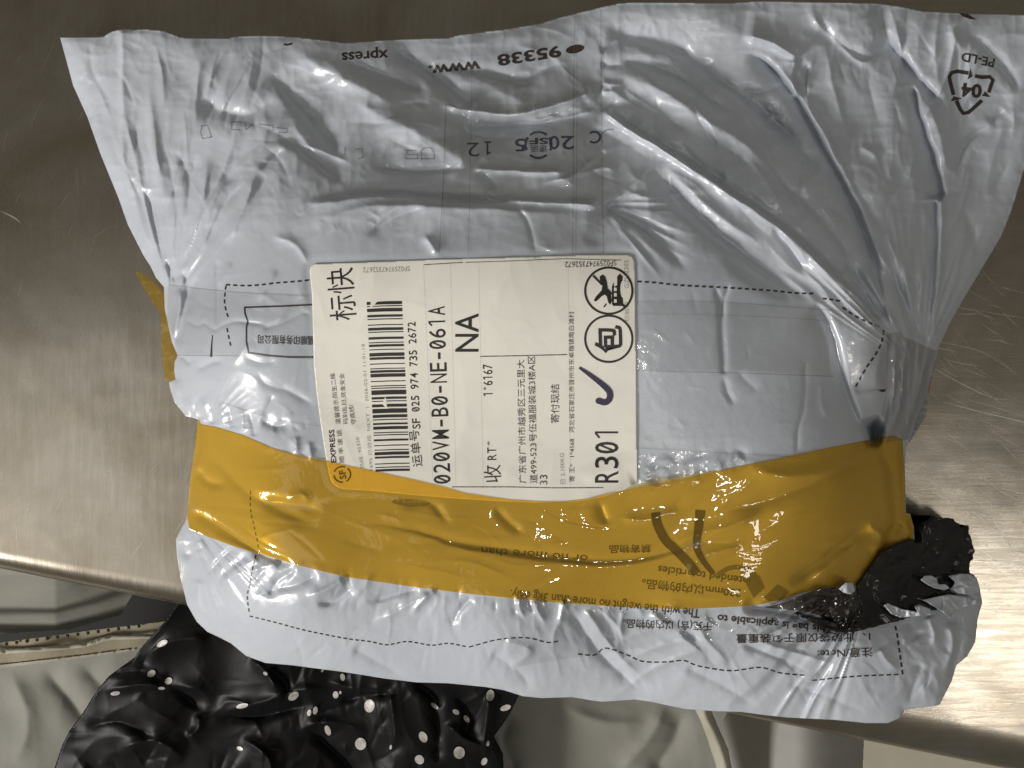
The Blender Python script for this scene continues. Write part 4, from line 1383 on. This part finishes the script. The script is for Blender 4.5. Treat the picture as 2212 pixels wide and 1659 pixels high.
for P in ([(1908, 1307), (1918, 1303), (1950, 1316), (1982, 1322), (1975, 1310), (1985, 1305), (2010, 1316), (2012, 1328), (1990, 1330), (1945, 1334), (1925, 1326)],
          [(1975, 1289), (1992, 1296), (2020, 1290), (2048, 1284), (2090, 1290), (2112, 1297), (2112, 1304), (2084, 1310), (2062, 1318), (2052, 1336), (2036, 1322), (2004, 1302)],
          [(1989, 1253), (1997, 1244), (2012, 1243), (2024, 1250), (2027, 1262), (2042, 1262), (2052, 1270), (2040, 1275), (2016, 1270), (1998, 1260)],
          [(2048, 1244), (2075, 1239), (2096, 1240), (2110, 1248), (2118, 1275), (2112, 1290), (2092, 1284), (2070, 1282), (2056, 1272), (2064, 1258)],
          [(1812, 1272), (1828, 1258), (1842, 1258), (1848, 1276), (1838, 1284), (1822, 1280)]):
    sheet("torn_white_flap", P, fw, 0.0, M_FILM, parcel, skirt=[(0.99, -0.0004, 0.0003)])
# crumpled smoky tape end
fs = f.copy()
fs.Z = f.Z + 0.003 + 0.003 * crumple(U, V, 30, 171, 1.0) + 0.0012 * crumple(U, V, 12, 173)
sheet("crumpled_tape_end", [(1700, 1300), (1735, 1284), (1770, 1270), (1812, 1268), (1845, 1262), (1857, 1292), (1866, 1348), (1860, 1356), (1838, 1360), (1815, 1358), (1795, 1345),
                            (1770, 1330), (1735, 1320), (1690, 1316), (1650, 1312)], fs, 0.0, M_SMOKE, parcel)
# red corner of the printing on the underside, and the tails of film at the right neck
fr = Field(1930, 2040, 780, 980, 2.5)
fr.Z += 0.006 + 0.0005 * crumple(fr.U, fr.V, 20, 7)
sheet("underside_film", [(2012, 800), (2019, 778), (2022, 790), (2016, 812), (2010, 830), (2004, 868), (2000, 900), (1990, 915), (1972, 945), (1966, 956), (1952, 952), (1960, 900), (1985, 860)],
      fr, 0.0, mat_plain("dark_underside_film", (0.16, 0.165, 0.17), (0.24, 0.25, 0.26), 0.35, 80), parcel)
sheet("red_printed_corner", [(1993, 825), (2010, 824), (2008, 840), (1994, 838)], fr, 0.0006, M_RED, parcel)

# ------------------------------------------------------------------ steel table
table = thing("steel_table", "scratched brushed stainless steel table with a rolled front edge under the parcel", "table")
A0, A1 = (-1700, 1190 - 0.178 * 1700), (4200, 1190 + 0.178 * 4200)
B0, B1 = (-1700, 1228 - 0.200 * 1700), (4200, 1228 + 0.200 * 4200)
n = 60
verts, rows = [], []
prof = [(0.0, 0.0), (0.2, -0.0004), (0.4, -0.0015), (0.6, -0.0034), (0.8, -0.0064), (0.93, -0.0096), (1.0, -0.014), (1.0, -0.022), (0.9, -0.030), (0.7, -0.033)]
top = [(-2600, 0)]
for (t, z) in [(-1, 0)] + prof:
    row = []
    for i in range(n + 1):
        s = i / n
        ax, ay, _ = world(A0[0] + (A1[0] - A0[0]) * s, A0[1] + (A1[1] - A0[1]) * s, 0)
        bx, by, _ = world(B0[0] + (B1[0] - B0[0]) * s, B0[1] + (B1[1] - B0[1]) * s, -0.012)
        if t < 0:
            x, y = ax, 0.95
        else:
            x, y = ax + (bx - ax) * t, ay + (by - ay) * t
        row.append(len(verts))
        verts.append((x, y, z))
    rows.append(row)
faces = []
for a, b in zip(rows[:-1], rows[1:]):
    for i in range(n):
        faces.append((a[i], b[i], b[i + 1], a[i + 1]))
mesh_obj("tabletop", verts, faces, M_STEEL, table)
ftab = Field(-400, 2700, -400, 2000, 50)
# scratches
rs = random.Random(11)
bm = bmesh.new()
SCR = [([(2036, 868), (2120, 890), (2212, 912), (2230, 920)], 1.6), ([(1990, 778), (2060, 820), (2140, 858), (2180, 864)], 1.1), ([(2012, 735), (2120, 760), (2200, 812)], 0.8),
       ([(2130, 1100), (2160, 1145), (2190, 1190), (2220, 1240)], 2.2), ([(2080, 860), (2150, 880), (2212, 900)], 0.7), ([(2100, 1010), (2160, 1060), (2212, 1085)], 0.8),
       ([(2140, 1080), (2190, 1150)], 0.8), ([(0, 455), (30, 470), (45, 482)], 3.0), ([(160, 1170), (166, 1225)], 1.6), ([(290, 1180), (287, 1215)], 1.4), ([(35, 1135), (36, 1165)], 2.6),
       ([(2150, 695), (2185, 712)], 1.6), ([(2190, 860), (2212, 872)], 1.2)]
for _ in range(110):
    x, y = rs.uniform(1990, 2230), rs.uniform(560, 1420)
    a = math.radians(rs.gauss(28, 14))
    L = rs.uniform(20, 90)
    SCR.append(([(x, y), (x + L * 0.5 * math.cos(a), y + L * 0.5 * math.sin(a) + rs.uniform(-3, 3)), (x + L * math.cos(a), y + L * math.sin(a))], rs.uniform(0.35, 0.9)))
for _ in range(60):
    x, y = rs.uniform(0, 400), rs.uniform(100, 1230)
    a = math.radians(rs.gauss(-62, 10))
    L = rs.uniform(15, 80)
    SCR.append(([(x, y), (x + L * 0.5 * math.cos(a) + rs.uniform(-2, 2), y + L * 0.5 * math.sin(a)), (x + L * math.cos(a), y + L * math.sin(a))], rs.uniform(0.3, 0.6)))
for pts, w in SCR:
    P = catmull(pts, 5)
    ww = w * np.sin(np.linspace(0.15, math.pi - 0.15, len(P)))
    ribbon_bm(P, w, bm=bm, widths=list(ww))
o = decal_mesh("scratches", bm, ftab, 0.00012, M_SCR, table, 0)
o['kind'] = 'stuff'

# ------------------------------------------------------------------ clothing of the person at the table, below the edge
M_JACK = mat_plain("grey_jacket_cloth", (0.185, 0.185, 0.162), (0.235, 0.233, 0.205), 0.75, 14, 0.3, 0.0008, 120, 0.25)
M_JDARK = mat_plain("opening_shade_and_teeth", (0.006, 0.006, 0.005), (0.012, 0.011, 0.01), 0.8, 30)
M_PIPE = mat_plain("pale_piping_cloth", (0.25, 0.24, 0.19), (0.33, 0.32, 0.26), 0.6, 60, 0.3, 0.0006, 300, 0.3)
M_ZIP = mat_plain("beige_zip_tape", (0.20, 0.175, 0.115), (0.27, 0.24, 0.165), 0.7, 60, 0.3, 0.0005, 400, 0.3)
M_TROU = mat_plain("grey_trouser_cloth", (0.24, 0.235, 0.22), (0.29, 0.285, 0.265), 0.8, 20, 0.25, 0.001, 90, 0.2)

jacket = thing("grey_jacket", "open grey jacket with pale piping worn below the table edge, lower left", "jacket")
fj = Field(-260, 1800, 1100, 1900, 5)
fj.Z += -0.105 - 0.00006 * (fj.V - 1200) + 0.004 * vnoise(fj.U / 200, fj.V / 170, 3) + 0.001 * crumple(fj.U, fj.V, 110, 4)
for pts, a in (([(90, 1440), (160, 1520), (210, 1600)], -5), ([(170, 1425), (260, 1530), (300, 1580)], -4), ([(20, 1440), (60, 1560), (30, 1660)], 4),
               ([(1110, 1540), (1085, 1600), (1120, 1680)], -7), ([(1440, 1520), (1400, 1600), (1330, 1670)], 5), ([(1480, 1530), (1450, 1610), (1400, 1680)], -6),
               ([(1200, 1520), (1300, 1560), (1400, 1560)], 4)):
    fj.fold(pts, a, 22, 22, 1.6)
sheet("front_panel", [(-240, 1425), (0, 1428), (168, 1412), (290, 1400), (345, 1395), (420, 1560), (200, 1800), (-240, 1800)], fj, 0.0, M_JACK, jacket)
fj.Z += 0.02
sheet("front_panel", [(980, 1400), (1600, 1480), (1560, 1560), (1590, 1700), (1650, 1860), (900, 1860), (1000, 1600)], fj, 0.0, M_JACK, jacket)
# collar side above the opening
fu = Field(-260, 480, 1000, 1500, 5)
fu.Z += -0.040 + 0.003 * vnoise(fu.U / 120, fu.V / 60, 8)
fu.fold([(-200, 1190), (0, 1215), (130, 1245), (200, 1262)], 6, 30, 20, 1.6, 0, 0.2)
fu.Z -= 0.0009 * np.maximum(0, fu.V - 1240) + 0.0003 * np.maximum(0, fu.U - 120)
sheet("upper_panel", [(-240, 1130), (0, 1185), (90, 1190), (180, 1235), (240, 1250), (300, 1262), (260, 1330), (150, 1360), (0, 1370), (-240, 1380)], fu, 0.0, M_JACK, jacket)
fd = Field(-300, 900, 1100, 1900, 20)
fd.Z += -0.24
sheet("opening_shade", [(-280, 1120), (800, 1120), (800, 1860), (-280, 1860)], fd, 0.0, M_JDARK, jacket)  # near-black sheet stands in for the shade inside the jacket opening
# zip tape, cord and teeth
fz = Field(-260, 480, 1300, 1500, 5)
fz.Z += -0.088 + 0.002 * vnoise(fz.U / 80, fz.V / 60, 9)
sheet("zip_tape", [(-240, 1396), (0, 1389), (85, 1378), (200, 1362), (300, 1350), (420, 1335), (420, 1385), (290, 1405), (168, 1421), (0, 1441), (-240, 1460)], fz, 0.0, M_ZIP, jacket)
fz2 = fz.copy()
fz2.fold([(-240, 1412), (0, 1408), (100, 1402), (182, 1394), (236, 1378), (300, 1377), (420, 1372)], 4, 5, 5, 2, 0, 0, 0)
sheet("piping", [(-240, 1407), (0, 1403), (100, 1397), (180, 1388), (236, 1372), (300, 1371), (400, 1368), (400, 1377), (300, 1381), (240, 1383), (182, 1399), (100, 1408), (0, 1413), (-240, 1418)],
      fz2, 0.0008, M_PIPE, jacket)
sheet("piping", [(-240, 1454), (0, 1437), (168, 1418), (290, 1402), (292, 1406), (168, 1423), (0, 1443), (-240, 1462)], fz2, 0.001, M_PIPE, jacket)
tooth = None
for i in range(16):
    u = -30 + i * 22
    v = 1391 - 0.135 * max(0, u) + 2
    x, y, z = world(u, v, -0.0865)
    if tooth is None:
        bm = bmesh.new()
        bmesh.ops.create_cube(bm, size=1.0)
        bmesh.ops.scale(bm, vec=(0.0018, 0.0020, 0.0012), verts=bm.verts[:])
        bmesh.ops.bevel(bm, geom=bm.edges[:], offset=0.0004, segments=1, affect='EDGES')
        tooth = bpy.data.meshes.new("zip_tooth")
        bm.to_mesh(tooth)
        bm.free()
        tooth.materials.append(M_JDARK)
    o = bpy.data.objects.new("zip_tooth", tooth)
    o.location = (x, y, z)
    o.rotation_euler = (0, 0, 0.13)
    link(o, jacket)
# strip of piping at the right
fp = Field(1440, 1700, 1480, 1900, 5)
fp.Z += -0.07
fp.fold([(1520, 1480), (1522, 1540), (1545, 1590), (1568, 1659), (1590, 1800)], 6, 16, 16, 1.8, 0, 0, 0)
sheet("piping", [(1490, 1490), (1525, 1490), (1538, 1538), (1556, 1580), (1574, 1620), (1581, 1659), (1600, 1850), (1570, 1850), (1551, 1659), (1535, 1610), (1520, 1570), (1503, 1535)],
      fp, 0.0, M_PIPE, jacket, skirt=[(1, -0.006, 0.001)])

trousers = thing("grey_trousers", "grey trouser leg of the person standing in front of the table, right of the piping", "trousers")
ftr = Field(1440, 2000, 1440, 2000, 5)
ftr.Z += -0.11 - 0.06 * ((ftr.U - 1760) / 160.0) ** 2 * (ftr.U < 1990) + 0.003 * vnoise(ftr.U / 90, ftr.V / 90, 4)
ftr.Z = np.maximum(ftr.Z, -0.30)
sheet("trouser_leg", [(1520, 1460), (1868, 1460), (1866, 1620), (1862, 1700), (1860, 1980), (1500, 1980)], ftr, 0.0, M_TROU, trousers)

# ------------------------------------------------------------------ black polka-dot cloth
M_SATIN = mat_plain("black_satin", (0.004, 0.004, 0.0045), (0.007, 0.007, 0.0075), 0.46, 40, 0.2, 0.0003, 300, 0.10)
M_DOT = mat_plain("silver_dot_print", (0.22, 0.215, 0.20), (0.48, 0.46, 0.43), 0.4, 250)
cloth = thing("polka_dot_cloth", "glossy black cloth with silver polka dots bunched below the parcel", "cloth")
fk = Field(60, 1240, 1260, 1860, 3)
fk.Z += -0.045 - 0.00009 * (fk.V - 1330) + 0.006 * vnoise(fk.U / 150, fk.V / 120, 14) + 0.002 * crumple(fk.U, fk.V, 150, 16, 0.9)
fk.creases([(200, 1400), (700, 1420), (1090, 1500), (1080, 1700), (120, 1700)], 120, (30, 170), lambda x, y: 100 if x > 600 else (150 if x % 2 < 1 else 35), (0.4, 2.2), (4, 14), 241, 35)
KF = fk.fold
for pts, a, wr, wl in (([(300, 1420), (380, 1385), (460, 1375)], 7, 20, 26), ([(215, 1495), (280, 1482), (350, 1480), (430, 1490), (460, 1520)], 7, 10, 24),
                       ([(330, 1490), (370, 1480), (440, 1540)], -6, 14, 18), ([(470, 1540), (560, 1520), (640, 1495), (730, 1480)], 7, 9, 22), ([(460, 1550), (560, 1545), (680, 1520)], -7, 14, 8),
                       ([(540, 1420), (580, 1460), (600, 1500)], 5, 10, 14), ([(580, 1440), (620, 1480), (610, 1515)], -5, 10, 10),
                       ([(425, 1540), (430, 1570), (400, 1600)], 5, 8, 12), ([(840, 1480), (850, 1560), (850, 1620)], 5, 10, 16), ([(930, 1490), (945, 1560), (945, 1660)], -6, 14, 14),
                       ([(890, 1470), (940, 1510), (955, 1530)], -5, 10, 10), ([(1060, 1490), (1050, 1560), (1045, 1640)], 6, 14, 14), ([(960, 1560), (1010, 1600), (1050, 1615)], 6, 10, 16),
                       ([(250, 1620), (330, 1600), (400, 1640)], 6, 14, 18), ([(180, 1570), (260, 1560), (340, 1600)], -5, 14, 14), ([(640, 1580), (700, 1560), (800, 1580)], 5, 16, 16),
                       ([(650, 1560), (740, 1640), (800, 1720)], -7, 16, 16), ([(730, 1520), (790, 1500), (860, 1500)], -6, 12, 12), ([(520, 1590), (580, 1640), (590, 1720)], 6, 16, 14),
                       ([(700, 1470), (780, 1490), (850, 1480)], 5, 12, 16), ([(980, 1500), (1010, 1545), (1000, 1600)], -5, 10, 12)):
    KF(pts, a, wr, wl, 1.4)
KP = [(400, 1270), (380, 1310), (357, 1343), (330, 1372), (303, 1403), (286, 1430), (262, 1442), (236, 1461), (218, 1482), (202, 1504), (180, 1540), (150, 1580), (135, 1610), (118, 1659),
      (100, 1720), (90, 1840), (1100, 1840), (1090, 1720), (1086, 1659), (1066, 1620), (1062, 1600), (1072, 1585), (1082, 1572), (1100, 1545), (1106, 1535), (1120, 1504), (1130, 1470), (1110, 1400)]
satin = sheet("satin_cloth", KP, fk, 0.0, M_SATIN, cloth, skirt=[(1, -0.003, 0.002), (1, -0.02, 0.006)])
DOTS = [(350, 1390, 15, 7, -28), (349, 1487, 9, 3.5, 0), (249, 1498, 12, 5, -8), (327, 1455, 11, 8, -35), (364, 1471, 10, 8, -40), (523, 1525, 15, 6, -12), (634, 1504, 15, 9, -35), (668, 1540, 5, 8, 10),
        (681, 1535, 6, 10, 12), (708, 1578, 7, 13, -20), (725, 1501, 7, 9, 0), (518, 1617, 8, 5, 20), (740, 1463, 6, 9, -10), (798, 1525, 13, 16, 5), (939, 1525, 11, 5, 40), (1059, 1502, 10, 14, 8),
        (1092, 1529, 14, 7, -18), (985, 1538, 9, 6, 30), (1008, 1553, 6, 10, -35), (779, 1607, 14, 15, 0), (914, 1592, 10, 14, -25), (906, 1641, 11, 12, -40), (992, 1626, 14, 15, 0), (1054, 1606, 4, 7, 10),
        (844, 1614, 3, 6, 10), (1046, 1645, 7, 10, 30), (573, 1455, 6, 4, 30), (698, 1446, 3, 8, 30), (735, 1496, 3, 4, 0)]
dk = random.Random(5)
for (x, y, rx, ry, an) in DOTS:
    decal_mesh("silver_dot", poly_bm(ell(x, y, rx * 0.86, ry * 0.88, an, 18)), fk, 0.0006, M_DOT, satin, 5)

# ------------------------------------------------------------------ floor
M_FLOOR = mat_plain("beige_floor", (0.40, 0.37, 0.29), (0.48, 0.45, 0.36), 0.6, 6, 0.1, 0.001, 30)
fx = 2.2
o = mesh_obj("floor", [(-fx, -fx, -0.85), (fx, -fx, -0.85), (fx, fx, -0.85), (-fx, fx, -0.85)], [(0, 1, 2, 3)], M_FLOOR)
o['kind'] = 'structure'
o['label'] = 'beige floor seen below the table edge'
print("objects", len(bpy.data.objects), "polys", sum(len(m.polygons) for m in bpy.data.meshes))
